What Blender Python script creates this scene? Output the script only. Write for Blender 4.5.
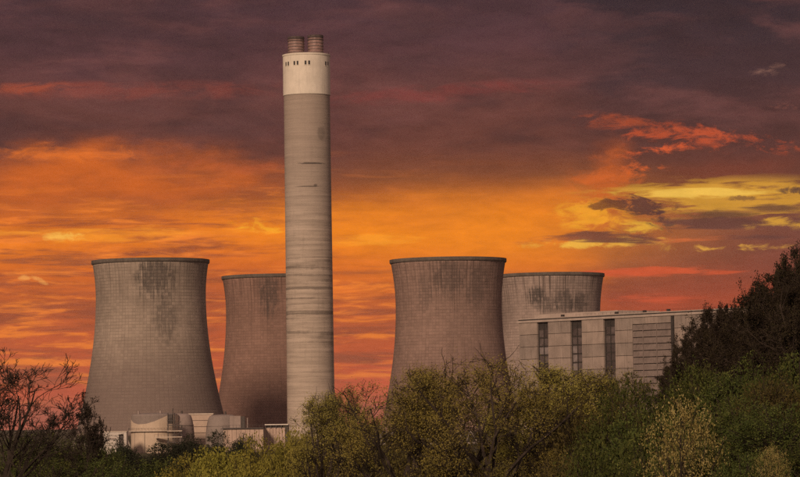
import bpy, math, random
import numpy as np
from mathutils import Matrix, Vector, noise as mnoise

scene = bpy.context.scene
for o in list(bpy.data.objects):
    bpy.data.objects.remove(o, do_unlink=True)
COL = scene.collection

# ------------------------------------------------------------------ camera
FPX = 3200.0                      # focal length in pixels of an 800 px wide frame
CAM_H = 12.0
PITCH = math.atan(186.5 / FPX)
ROLL = math.radians(-0.85)
cam_data = bpy.data.cameras.new('camera')
cam_data.sensor_width = 36.0
cam_data.lens = FPX / 800.0 * 36.0
cam_data.clip_start = 0.5
cam_data.clip_end = 60000.0
cam = bpy.data.objects.new('camera', cam_data)
COL.objects.link(cam)
CAM_ROT = Matrix.Rotation(math.pi / 2 + PITCH, 4, 'X') @ Matrix.Rotation(ROLL, 4, 'Z')
cam.matrix_world = Matrix.Translation((0, 0, CAM_H)) @ CAM_ROT
scene.camera = cam


def ray(px, py):
    """direction of a photo pixel (800x477), scaled so that y == 1"""
    d = CAM_ROT.to_3x3() @ Vector((px - 400.0, -(py - 238.5), -FPX))
    return d / d.y


def at(px, py, dist):
    d = ray(px, py)
    return Vector((d.x * dist, dist, CAM_H + d.z * dist))


# ------------------------------------------------------------------ colours
def lin(c):
    c = c / 255.0
    return c / 12.92 if c <= 0.04045 else ((c + 0.055) / 1.055) ** 2.4


def S(r, g, b):
    return (lin(r), lin(g), lin(b), 1.0)


# ------------------------------------------------------------------ node helper
class NT:
    def __init__(self, tree):
        self.t = tree
        self.x = 0

    def n(self, typ, **kw):
        nd = self.t.nodes.new(typ)
        self.x += 1
        nd.location = (self.x * 40 % 4000, -(self.x // 100) * 200)
        for k, v in kw.items():
            setattr(nd, k, v)
        return nd

    def put(self, sock, v):
        if v is None:
            return
        if hasattr(v, 'is_output') or hasattr(v, 'links'):
            self.t.links.new(v, sock)
        elif isinstance(v, (tuple, list)) and sock.type == 'RGBA' and len(v) == 3:
            sock.default_value = (*v, 1.0)
        else:
            sock.default_value = v

    def m(self, op, a, b=None, c=None, clamp=False):
        nd = self.n('ShaderNodeMath', operation=op, use_clamp=clamp)
        self.put(nd.inputs[0], a)
        self.put(nd.inputs[1], b)
        self.put(nd.inputs[2], c)
        return nd.outputs[0]

    def add(self, a, b): return self.m('ADD', a, b)
    def sub(self, a, b): return self.m('SUBTRACT', a, b)
    def mul(self, a, b): return self.m('MULTIPLY', a, b)

    def smooth(self, x, lo, hi, o0=0.0, o1=1.0, kind='SMOOTHSTEP'):
        nd = self.n('ShaderNodeMapRange', interpolation_type=kind)
        self.put(nd.inputs[0], x)
        for i, v in enumerate((lo, hi, o0, o1)):
            self.put(nd.inputs[1 + i], v)
        return nd.outputs[0]

    def mix(self, f, a, b, mode='MIX'):
        nd = self.n('ShaderNodeMix', data_type='RGBA', blend_type=mode)
        self.put(nd.inputs[0], f)
        self.put(nd.inputs[6], a)
        self.put(nd.inputs[7], b)
        return nd.outputs[2]

    def vec(self, x, y, z):
        nd = self.n('ShaderNodeCombineXYZ')
        self.put(nd.inputs[0], x)
        self.put(nd.inputs[1], y)
        self.put(nd.inputs[2], z)
        return nd.outputs[0]

    def vmul(self, v, s):
        nd = self.n('ShaderNodeVectorMath', operation='MULTIPLY')
        self.put(nd.inputs[0], v)
        nd.inputs[1].default_value = s
        return nd.outputs[0]

    def noise(self, v, scale=1.0, detail=4, rough=0.55, dist=0.0, lac=2.0):
        nd = self.n('ShaderNodeTexNoise', noise_dimensions='3D')
        self.put(nd.inputs['Vector'], v)
        nd.inputs['Scale'].default_value = scale
        nd.inputs['Detail'].default_value = detail
        nd.inputs['Roughness'].default_value = rough
        nd.inputs['Lacunarity'].default_value = lac
        nd.inputs['Distortion'].default_value = dist
        return nd.outputs['Fac']

    def ramp(self, f, stops, interp='LINEAR'):
        nd = self.n('ShaderNodeValToRGB')
        r = nd.color_ramp
        r.interpolation = interp
        while len(r.elements) > 1:
            r.elements.remove(r.elements[-1])
        r.elements[0].position = stops[0][0]
        r.elements[0].color = stops[0][1]
        for p, c in stops[1:]:
            e = r.elements.new(p)
            e.color = c
        self.put(nd.inputs[0], f)
        return nd.outputs[0]


# ------------------------------------------------------------------ sky
SUN_AZ = math.radians(-22.0)      # measured from straight behind the camera, towards the left
SUN_EL = math.radians(24.0)

world = bpy.data.worlds.new('World')
scene.world = world
world.use_nodes = True
wt = world.node_tree
wt.nodes.clear()
W = NT(wt)
tc = W.n('ShaderNodeTexCoord')
sep = W.n('ShaderNodeSeparateXYZ')
wt.links.new(tc.outputs['Generated'], sep.inputs[0])
DX, DY, DZ = sep.outputs
# U, V: azimuth and elevation of the sky direction, 1 unit = 100/3200 rad, straight ahead (+Y) = 0
U = W.mul(W.m('ARCTAN2', DX, DY), 32.0)
V = W.mul(W.m('ARCSINE', DZ), 32.0)
dirv = tc.outputs['Generated']


def nz(su, sv, detail=4, rough=0.55, seed=0.0, dist=0.0):
    v = W.vmul(dirv, (32.0 * su, 32.0 * su, 32.0 * sv))
    nd = W.n('ShaderNodeVectorMath', operation='ADD')
    wt.links.new(v, nd.inputs[0])
    nd.inputs[1].default_value = (seed * 3.1, seed * 1.7, seed * 5.3)
    return W.add(W.mul(W.sub(W.noise(nd.outputs[0], 1.0, detail, rough, dist), 0.5), 2.3), 0.5)


def uv(px, py):
    d = ray(px, py).normalized()
    return math.atan2(d.x, d.y) * 32.0, math.asin(d.z) * 32.0


n_broad = nz(0.45, 0.9, 3, 0.5, 1.0)
n_soft = nz(0.9, 2.4, 5, 0.55, 2.0)
n_streak = nz(0.75, 7.0, 6, 0.6, 3.0, 0.3)
n_streak2 = nz(1.3, 11.0, 5, 0.6, 4.0, 0.4)
n_bil = nz(2.2, 4.6, 8, 0.62, 5.0, 0.6)
n_fine = nz(6.0, 13.0, 6, 0.6, 6.0, 0.3)
n_wisp = nz(1.8, 6.5, 8, 0.66, 7.0, 0.5)
n_deck = nz(0.8, 3.2, 7, 0.58, 8.0, 0.25)
n_tex = nz(2.6, 8.5, 9, 0.66, 10.0, 0.25)
n_rag = nz(3.2, 8.0, 10, 0.64, 11.0, 0.5)
n_slit = nz(1.1, 10.0, 9, 0.62, 12.0, 0.35)
n_bf = W.add(W.mul(n_bil, 0.6), W.mul(n_fine, 0.4))

# the height profile, once for the glowing part of the sky and once for the cloudier part to its right
Vw = W.add(V, W.mul(W.sub(n_broad, 0.5), 0.32))
Vw = W.add(Vw, W.mul(W.sub(n_soft, 0.5), 0.17))


def profile(v, rows):
    st = [((425 - y) / 100.0 / 5.0, S(*c)) for y, c in rows]
    st.sort(key=lambda s: s[0])
    return W.ramp(W.m('DIVIDE', v, 5.0, clamp=True), st, 'LINEAR')


left_rows = [(425, (206, 80, 50)), (385, (206, 86, 50)), (345, (196, 89, 48)), (305, (188, 91, 47)),
             (268, (216, 106, 38)), (238, (236, 124, 30)), (215, (212, 108, 36)), (194, (152, 79, 45)),
             (174, (116, 66, 50)), (150, (105, 61, 52)), (100, (101, 61, 56)), (55, (91, 58, 60)),
             (0, (76, 52, 57)), (-60, (66, 48, 54))]
right_rows = [(425, (186, 78, 48)), (335, (174, 75, 46)), (300, (160, 71, 47)), (275, (138, 68, 52)),
              (255, (118, 66, 56)), (235, (112, 67, 59)), (215, (112, 67, 57)), (190, (106, 60, 49)),
              (165, (100, 57, 48)), (130, (88, 54, 50)), (90, (74, 51, 53)), (40, (64, 47, 51)),
              (0, (57, 43, 48)), (-60, (54, 42, 48))]
colL = profile(Vw, left_rows)
colR = profile(Vw, right_rows)
fR = W.smooth(W.add(U, W.mul(W.sub(n_soft, 0.5), 0.7)), 1.25, 2.35)
sky = W.mix(fR, colL, colR)

# low streaks of lit and shaded cloud in the glowing band
band = W.mul(W.smooth(V, 0.1, 0.6), W.smooth(V, 2.9, 1.9))
bandL = W.mul(band, W.smooth(U, 2.4, 1.2))
# the glow right of the chimney is smoother
bandL = W.mul(bandL, W.sub(1.0, W.mul(W.mul(W.smooth(U, -0.9, -0.3), W.smooth(V, 1.45, 1.75)), 0.7)))
st_lo = W.mul(W.mul(W.smooth(n_streak, 0.62, 0.15), bandL), 0.9)
sky = W.mix(st_lo, sky, S(150, 76, 50))
st_hi = W.mul(W.mul(W.smooth(n_streak2, 0.48, 0.95), bandL), 0.9)
sky = W.mix(st_hi, sky, S(246, 132, 48))
# soft modelling of the dark cloud deck
n_roll = nz(0.55, 1.9, 9, 0.6, 14.0, 0.5)
deck = W.smooth(V, 2.3, 3.1)
sky = W.mix(W.mul(W.mul(W.smooth(n_deck, 0.35, 0.95), deck), 0.42), sky, S(132, 80, 74))
sky = W.mix(W.mul(W.mul(W.smooth(n_soft, 0.55, 0.05), deck), 0.48), sky, S(66, 45, 48))


def feature(px, py, sx, sy, color, amount, nz_out=None, k=0.0, e0=0.25, e1=0.75, slope=0.0, torn=False):
    """a cloud or gap of a given place and spread in the sky, its edge broken up by a noise"""
    global sky
    u0, v0 = uv(px, py)
    du = W.m('DIVIDE', W.sub(U, u0), sx / 100.0)
    dv = W.sub(V, v0)
    if slope:
        dv = W.sub(dv, W.mul(W.sub(U, u0), slope))
    dv = W.m('DIVIDE', dv, sy / 100.0)
    g = W.m('EXPONENT', W.mul(W.add(W.mul(du, du), W.mul(dv, dv)), -1.0))
    if torn:
        # only shreds of cloud inside the envelope, thinning out towards its edge
        g = W.mul(W.smooth(W.add(W.mul(g, k * 0.72), W.add(W.mul(W.sub(nz_out, 0.5), 1.15), 0.5)), e0, e1), W.smooth(g, 0.06, 0.5))
    elif nz_out is not None:
        g = W.mul(g, W.add(1.0 - k * 0.5, W.mul(nz_out, k))) if k < 0 else W.add(g, W.mul(W.sub(nz_out, 0.5), W.mul(k, W.smooth(g, 0.02, 0.25))))
        g = W.smooth(g, e0 - 0.05, e1 + 0.28)
    sky = W.mix(W.mul(g, amount), sky, S(*color))


# broad glow
feature(505, 228, 165, 44, (242, 136, 28), 0.80)
sky = W.mix(W.mul(W.mul(W.smooth(n_roll, 0.62, 0.15), W.smooth(V, 2.2, 2.9)), 0.42), sky, S(64, 44, 46))
feature(500, 168, 100, 24, (108, 60, 46), 0.6, n_roll, 0.5, 0.15, 1.0)
feature(606, 184, 30, 44, (204, 96, 40), 0.75, n_soft, 0.6, 0.15, 1.0, 0.9)
feature(330, 224, 150, 30, (244, 138, 28), 0.65, n_streak, 0.8, 0.2, 1.1)
feature(70, 180, 185, 34, (208, 100, 36), 0.90, n_soft, 0.9, 0.12, 0.8)
feature(70, 154, 90, 9, (232, 116, 42), 0.75, n_wisp, 1.4, 0.3, 1.0, -0.03)
feature(210, 164, 100, 9, (190, 92, 52), 0.6, n_wisp, 1.4, 0.3, 1.0, -0.05)
feature(120, 232, 170, 10, (250, 150, 42), 0.85, n_slit, 0.75, 0.75, 1.35, 0.0, True)
feature(130, 205, 150, 14, (176, 88, 44), 0.65, n_slit, 0.55, 0.85, 1.3, 0.0, True)
feature(62, 237, 24, 5, (255, 188, 80), 0.9, n_rag, 0.9, 0.75, 1.3, 0.0, True)
feature(258, 226, 28, 9, (255, 178, 44), 0.85, n_rag, 0.9, 0.75, 1.35, -0.12, True)
feature(365, 238, 70, 9, (252, 156, 40), 0.7, n_slit, 0.8, 0.75, 1.3, 0.0, True)
feature(24, 278, 5, 3, (250, 172, 88), 0.6, n_fine, 1.2, 0.3, 0.95)
feature(39, 280, 7, 2.5, (250, 172, 88), 0.6, n_fine, 1.2, 0.3, 0.95, -0.4)
# shaded cloud bars low in the glowing part
feature(70, 262, 130, 14, (150, 80, 52), 0.80, n_slit, 0.6, 0.75, 1.25, 0.0, True)
feature(60, 312, 130, 22, (158, 78, 48), 0.80, n_slit, 0.6, 0.75, 1.25, 0.0, True)
feature(60, 340, 120, 16, (240, 126, 44), 0.85, n_streak2, 0.6, 0.8, 1.3, 0.0, True)
feature(362, 300, 70, 40, (240, 124, 44), 0.70, n_slit, 0.5, 0.85, 1.3, 0.0, True)
# rose streak in the deck
feature(120, 91, 170, 9, (142, 69, 57), 0.5, n_wisp, 0.9, 0.5, 1.3, 0.0, True)
feature(440, 93, 110, 9, (140, 63, 58), 0.5, n_wisp, 0.9, 0.5, 1.3, 0.05, True)
feature(25, 88, 50, 6, (172, 80, 54), 0.6, n_wisp, 0.9, 0.6, 1.3, 0.0, True)
# heavier bars in the deck
feature(200, 118, 200, 20, (84, 54, 52), 0.5, n_deck, 0.6, 0.6, 1.2, 0.0, True)
feature(520, 40, 220, 30, (68, 47, 50), 0.5, n_deck, 0.6, 0.6, 1.2, 0.0, True)
# orange-lit shreds over the yellow gap
feature(700, 136, 105, 13, (196, 83, 48), 0.80, n_rag, 0.80, 0.78, 1.30, -0.10, True)
feature(640, 124, 60, 9, (176, 78, 46), 0.7, n_wisp, 0.8, 0.7, 1.3, -0.1, True)
feature(655, 151, 36, 7, (222, 94, 48), 0.9, n_rag, 0.85, 0.78, 1.25, 0.15, True)
feature(636, 167, 26, 9, (226, 102, 46), 0.9, n_rag, 0.85, 0.78, 1.3, 0.0, True)
feature(720, 168, 90, 16, (126, 60, 42), 0.5, n_soft, 1.0, 0.2, 0.9)
feature(610, 188, 36, 34, (212, 100, 40), 0.7, n_rag, 0.7, 0.55, 1.3, 0.0, True)
# yellow gap in the clouds
feature(728, 199, 130, 18, (208, 148, 52), 0.95, n_slit, 1.0, 0.72, 1.10, -0.01, True)
feature(705, 194, 100, 7, (238, 188, 80), 0.9, n_slit, 0.9, 0.85, 1.3, 0.0, True)
feature(598, 214, 44, 15, (244, 162, 42), 0.9, n_rag, 0.9, 0.65, 1.2, 0.0, True)
feature(655, 226, 46, 10, (232, 172, 56), 0.9, n_rag, 0.8, 0.80, 1.25, 0.0, True)
feature(600, 242, 75, 5.5, (240, 178, 66), 0.95, n_rag, 0.8, 0.75, 1.25, 0.02, True)
feature(735, 247, 60, 4.5, (234, 172, 66), 0.9, n_rag, 0.8, 0.75, 1.3, 0.0, True)
feature(690, 238, 60, 5, (212, 108, 58), 0.8, n_slit, 0.8, 0.75, 1.25, 0.0, True)
feature(775, 223, 34, 6, (220, 160, 56), 0.85, n_rag, 0.8, 0.78, 1.25, 0.0, True)
# dark cloud pieces in front of the gap
feature(642, 207, 36, 14, (98, 60, 50), 0.95, n_rag, 0.95, 0.80, 1.12, -0.18, True)
feature(612, 206, 28, 8, (122, 70, 42), 0.85, n_rag, 0.8, 0.85, 1.2, -0.1, True)
feature(664, 222, 18, 13, (94, 59, 53), 0.9, n_rag, 0.9, 0.75, 1.1, -0.5, True)
feature(715, 214, 46, 5, (104, 68, 50), 0.9, n_slit, 0.9, 0.75, 1.15, 0.0, True)
feature(735, 223, 75, 7, (104, 64, 55), 0.92, n_slit, 0.95, 0.70, 1.1, 0.0, True)
feature(790, 191, 26, 5.5, (98, 68, 52), 0.9, n_rag, 0.9, 0.75, 1.15, 0.1, True)
feature(742, 198, 20, 3, (132, 90, 52), 0.8, n_rag, 0.8, 0.85, 1.2, 0.0, True)
feature(775, 208, 40, 4.5, (110, 72, 52), 0.9, n_slit, 0.9, 0.75, 1.15, 0.0, True)
feature(612, 237, 58, 9, (110, 66, 54), 0.9, n_slit, 0.9, 0.75, 1.15, 0.0, True)
feature(540, 241, 46, 5, (170, 90, 50), 0.75, n_slit, 0.8, 0.75, 1.25, 0.0, True)
feature(762, 236, 56, 7, (108, 66, 58), 0.85, n_slit, 0.9, 0.75, 1.2, 0.0, True)
# red streak under the cloud bank and small ones near the horizon
feature(672, 271, 100, 5, (214, 88, 50), 0.85, n_slit, 0.8, 0.72, 1.25, 0.0, True)
feature(640, 299, 55, 6, (206, 84, 50), 0.7, n_slit, 0.7, 0.75, 1.25, 0.0, True)
# pale wisps high on the right
feature(786, 68, 32, 8, (146, 104, 88), 0.7, n_rag, 0.75, 0.80, 1.4, 0.08, True)
feature(790, 108, 20, 5, (146, 86, 72), 0.7, n_rag, 0.75, 0.80, 1.4, -0.1, True)
# fine unevenness of the cloud everywhere
tex = W.add(0.86, W.mul(n_tex, 0.28))
cmb = W.n('ShaderNodeCombineColor')
for i_ in range(3):
    wt.links.new(tex, cmb.inputs[i_])
sky = W.mix(1.0, sky, cmb.outputs[0], 'MULTIPLY')

# away from the sunset the same cloud deck goes on in an even rosy grey
away = W.smooth(DY, 0.75, -0.35)
n_far = nz(0.2, 0.5, 4, 0.55, 9.0)
far_col = W.mix(n_far, S(150, 124, 118), S(186, 158, 146))
sky = W.mix(away, sky, far_col)
up = W.mul(W.smooth(DZ, 0.16, 0.75), 0.75)
sky = W.mix(up, sky, S(128, 106, 108))
# below the horizon
sky = W.mix(W.smooth(DZ, 0.0, -0.03), sky, S(84, 62, 52))

nish = W.n('ShaderNodeTexSky', sky_type='NISHITA')
nish.sun_disc = False
nish.sun_elevation = SUN_EL
nish.sun_rotation = math.pi + SUN_AZ
nish.altitude = 50
nish.dust_density = 4.0
bg1 = W.n('ShaderNodeBackground')
wt.links.new(sky, bg1.inputs[0])
bg1.inputs[1].default_value = 1.0
bg2 = W.n('ShaderNodeBackground')
wt.links.new(nish.outputs[0], bg2.inputs[0])
bg2.inputs[1].default_value = 0.0
addw = W.n('ShaderNodeAddShader')
wt.links.new(bg1.outputs[0], addw.inputs[0])
wt.links.new(bg2.outputs[0], addw.inputs[1])
wo = W.n('ShaderNodeOutputWorld')
wt.links.new(addw.outputs[0], wo.inputs[0])
world.cycles.sampling_method = 'MANUAL'
world.cycles.sample_map_resolution = 512

# ------------------------------------------------------------------ sun
sun_data = bpy.data.lights.new('sun', 'SUN')
sun_data.energy = 2.8
sun_data.angle = math.radians(10.0)
sun_data.color = (1.0, 0.74, 0.53)
sun = bpy.data.objects.new('sun', sun_data)
COL.objects.link(sun)
sdir = Vector((math.sin(SUN_AZ) * math.cos(SUN_EL), -math.cos(SUN_AZ) * math.cos(SUN_EL), math.sin(SUN_EL)))
sun.rotation_euler = sdir.to_track_quat('Z', 'Y').to_euler()
sun.location = (0, -20, 60)

vs = scene.view_settings
vs.view_transform = 'Standard'
vs.look = 'None'
vs.exposure = 0.0
vs.gamma = 1.0
vs.use_curve_mapping = False
scene.cycles.use_denoising = False
scene.cycles.use_adaptive_sampling = True
scene.cycles.adaptive_threshold = 0.012
scene.cycles.adaptive_min_samples = 12
scene.cycles.max_bounces = 6
scene.cycles.transparent_max_bounces = 8

# ================================================================== helpers
def tag(o, label=None, cat=None, group=None, kind=None):
    if label: o['label'] = label
    if cat: o['category'] = cat
    if group: o['group'] = group
    if kind: o['kind'] = kind
    return o


def empty(name, loc, rz=0.0):
    e = bpy.data.objects.new(name, None)
    e.empty_display_size = 1.0
    e.location = loc
    e.rotation_euler = (0, 0, rz)
    COL.objects.link(e)
    return e


def mesh_obj(name, mesh, mat, parent=None, loc=None, rz=0.0):
    o = bpy.data.objects.new(name, mesh)
    if mat is not None and not mesh.materials:
        mesh.materials.append(mat)
    COL.objects.link(o)
    if parent is not None:
        o.parent = parent
    if loc is not None:
        o.location = loc
    if rz:
        o.rotation_euler = (0, 0, rz)
    return o


class MB:
    """collects vertices and faces of one mesh"""
    def __init__(self):
        self.v, self.f = [], []

    def box(self, x0, x1, y0, y1, z0, z1):
        b = len(self.v)
        self.v += [(x0, y0, z0), (x1, y0, z0), (x1, y1, z0), (x0, y1, z0),
                   (x0, y0, z1), (x1, y0, z1), (x1, y1, z1), (x0, y1, z1)]
        for q in ((0, 3, 2, 1), (4, 5, 6, 7), (0, 1, 5, 4), (1, 2, 6, 5), (2, 3, 7, 6), (3, 0, 4, 7)):
            self.f.append(tuple(b + i for i in q))
        return self

    def cbox(self, x0, x1, y0, y1, z0, z1, c):
        """box with chamfered front (low y) edges"""
        b = len(self.v)
        self.v += [(x0, y1, z0), (x1, y1, z0), (x1, y1, z1), (x0, y1, z1),
                   (x0, y0 + c, z0), (x1, y0 + c, z0), (x1, y0 + c, z1), (x0, y0 + c, z1),
                   (x0 + c, y0, z0 + c), (x1 - c, y0, z0 + c), (x1 - c, y0, z1 - c), (x0 + c, y0, z1 - c)]
        q = [(3, 2, 1, 0), (0, 1, 5, 4), (1, 2, 6, 5), (2, 3, 7, 6), (3, 0, 4, 7),
             (4, 5, 9, 8), (5, 6, 10, 9), (6, 7, 11, 10), (7, 4, 8, 11), (8, 9, 10, 11)]
        for f in q:
            self.f.append(tuple(b + i for i in f))
        return self

    def bar(self, p, q, r, n=6):
        p, q = Vector(p), Vector(q)
        d = (q - p).normalized()
        a = d.orthogonal().normalized()
        c = d.cross(a)
        b = len(self.v)
        for e in (p, q):
            for i in range(n):
                t = 2 * math.pi * i / n
                self.v.append(tuple(e + (a * math.cos(t) + c * math.sin(t)) * r))
        for i in range(n):
            j = (i + 1) % n
            self.f.append((b + i, b + j, b + n + j, b + n + i))
        self.f.append(tuple(b + i for i in reversed(range(n))))
        self.f.append(tuple(b + n + i for i in range(n)))
        return self

    def lathe(self, prof, n=96, a0=0.0, a1=2 * math.pi, closed=False, zfun=None):
        """prof: list of (r, z); closed joins last to first"""
        b = len(self.v)
        full = abs(a1 - a0 - 2 * math.pi) < 1e-6
        cols = n if full else n + 1
        for r, z in prof:
            for i in range(cols):
                t = a0 + (a1 - a0) * i / n
                zz = zfun(z, t) if zfun else z
                self.v.append((r * math.sin(t), -r * math.cos(t), zz))
        m = len(prof)
        rows = m if closed else m - 1
        for k in range(rows):
            k2 = (k + 1) % m
            for i in range(n):
                j = (i + 1) % cols
                self.f.append((b + k * cols + i, b + k * cols + j, b + k2 * cols + j, b + k2 * cols + i))
        return self

    def mesh(self, name, smooth=False):
        me = bpy.data.meshes.new(name)
        me.from_pydata(self.v, [], self.f)
        if smooth:
            me.polygons.foreach_set('use_smooth', [True] * len(me.polygons))
        me.update()
        return me

    def build(self, name, mat, parent=None, loc=None, rz=0.0, smooth=False):
        return mesh_obj(name, self.mesh(name, smooth), mat, parent, loc, rz)


def mat_base(name):
    m = bpy.data.materials.new(name)
    m.use_nodes = True
    t = m.node_tree
    t.nodes.clear()
    n = NT(t)
    out = n.n('ShaderNodeOutputMaterial')
    bs = n.n('ShaderNodeBsdfPrincipled')
    bs.inputs['Roughness'].default_value = 0.9
    bs.inputs['Specular IOR Level'].default_value = 0.2
    t.links.new(bs.outputs[0], out.inputs[0])
    return m, n, bs


def obj_xyz(n):
    tcn = n.n('ShaderNodeTexCoord')
    sp = n.n('ShaderNodeSeparateXYZ')
    n.t.links.new(tcn.outputs['Object'], sp.inputs[0])
    return tcn.outputs['Object'], sp.outputs


def bump(n, bs, h, strength=0.5, dist=0.3):
    b = n.n('ShaderNodeBump')
    b.inputs['Strength'].default_value = strength
    b.inputs['Distance'].default_value = dist
    n.put(b.inputs['Height'], h)
    n.t.links.new(b.outputs[0], bs.inputs['Normal'])


def plain(name, col, rough=0.85, var=0.18, scale=0.4, streak=0.0, metal=0.0, spec=0.25):
    """painted or concrete surface: mottled, with rain streaks"""
    m, n, bs = mat_base(name)
    v, (x, y, z) = obj_xyz(n)
    a = n.noise(v, scale, 6, 0.6)
    c = n.mix(n.smooth(a, 0.3, 0.7), [k * (1 - var) for k in col], [min(1, k * (1 + var)) for k in col])
    if streak:
        s = n.noise(n.vec(n.mul(x, 1.1), n.mul(y, 1.1), n.mul(z, 0.07)), 1.0, 5, 0.6)
        c = n.mix(n.mul(n.smooth(s, 0.5, 0.72), streak), c, [k * 0.42 for k in col])
    n.put(bs.inputs['Base Color'], c)
    bs.inputs['Roughness'].default_value = rough
    bs.inputs['Metallic'].default_value = metal
    bs.inputs['Specular IOR Level'].default_value = spec
    bump(n, bs, a, 0.25, 0.05)
    return m


# ------------------------------------------------------------------ terrain
def sstep(a, b, x):
    t = max(0.0, min(1.0, (x - a) / (b - a)))
    return t * t * (3 - 2 * t)


def bank_line(y):
    return 15.5 + 0.052 * (y - 150.0)


def gz(x, y):
    h = 10.3 * math.exp(-((x * x + y * y) / (80.0 ** 2)))
    s = x - bank_line(y)
    h2 = 10.0 * sstep(-13, 5, s) * sstep(620, 470, y) * sstep(20, 110, y)
    h = max(h, h2) + 0.35 * min(h, h2)
    far = sstep(3500, 12000, math.hypot(x, y))
    h += far * 26.0 * (0.5 + 0.5 * mnoise.noise(Vector((x * 0.0002, y * 0.0002, 3.0))))
    if y < 1300:
        h += 0.35 * mnoise.noise(Vector((x * 0.05, y * 0.05, 0.0))) * sstep(5, 60, math.hypot(x, y))
    return h


def build_ground():
    xs = sorted(set([-30000, -16000, -9000, -5000, -2500, -1200, -700, -400, -250] + list(range(-160, 161, 5)) +
                    [200, 260, 400, 700, 1200, 2500, 5000, 9000, 16000, 30000]))
    ys = sorted(set([-20000, -8000, -2500, -900, -400, -200, -120] + list(range(-80, 700, 8)) +
                    [750, 850, 1000, 1200, 1500, 1900, 2500, 3400, 5000, 7000, 9500, 13000, 18000, 26000, 36000]))
    v = [(x, y, gz(x, y)) for y in ys for x in xs]
    nx = len(xs)
    f = [(j * nx + i, j * nx + i + 1, (j + 1) * nx + i + 1, (j + 1) * nx + i)
         for j in range(len(ys) - 1) for i in range(nx - 1)]
    me = bpy.data.meshes.new('ground')
    me.from_pydata(v, [], f)
    me.polygons.foreach_set('use_smooth', [True] * len(f))
    m, n, bs = mat_base('grass_ground')
    vv, _ = obj_xyz(n)
    a = n.noise(vv, 0.02, 6, 0.6)
    b = n.noise(vv, 0.9, 6, 0.65)
    c = n.mix(n.smooth(a, 0.35, 0.65), (0.045, 0.05, 0.018), (0.075, 0.068, 0.026))
    c = n.mix(n.smooth(b, 0.3, 0.7), c, (0.05, 0.042, 0.022))
    n.put(bs.inputs['Base Color'], c)
    bump(n, bs, b, 0.8, 0.2)
    g = mesh_obj('ground', me, m)
    tag(g, kind='structure')


build_ground()


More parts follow.
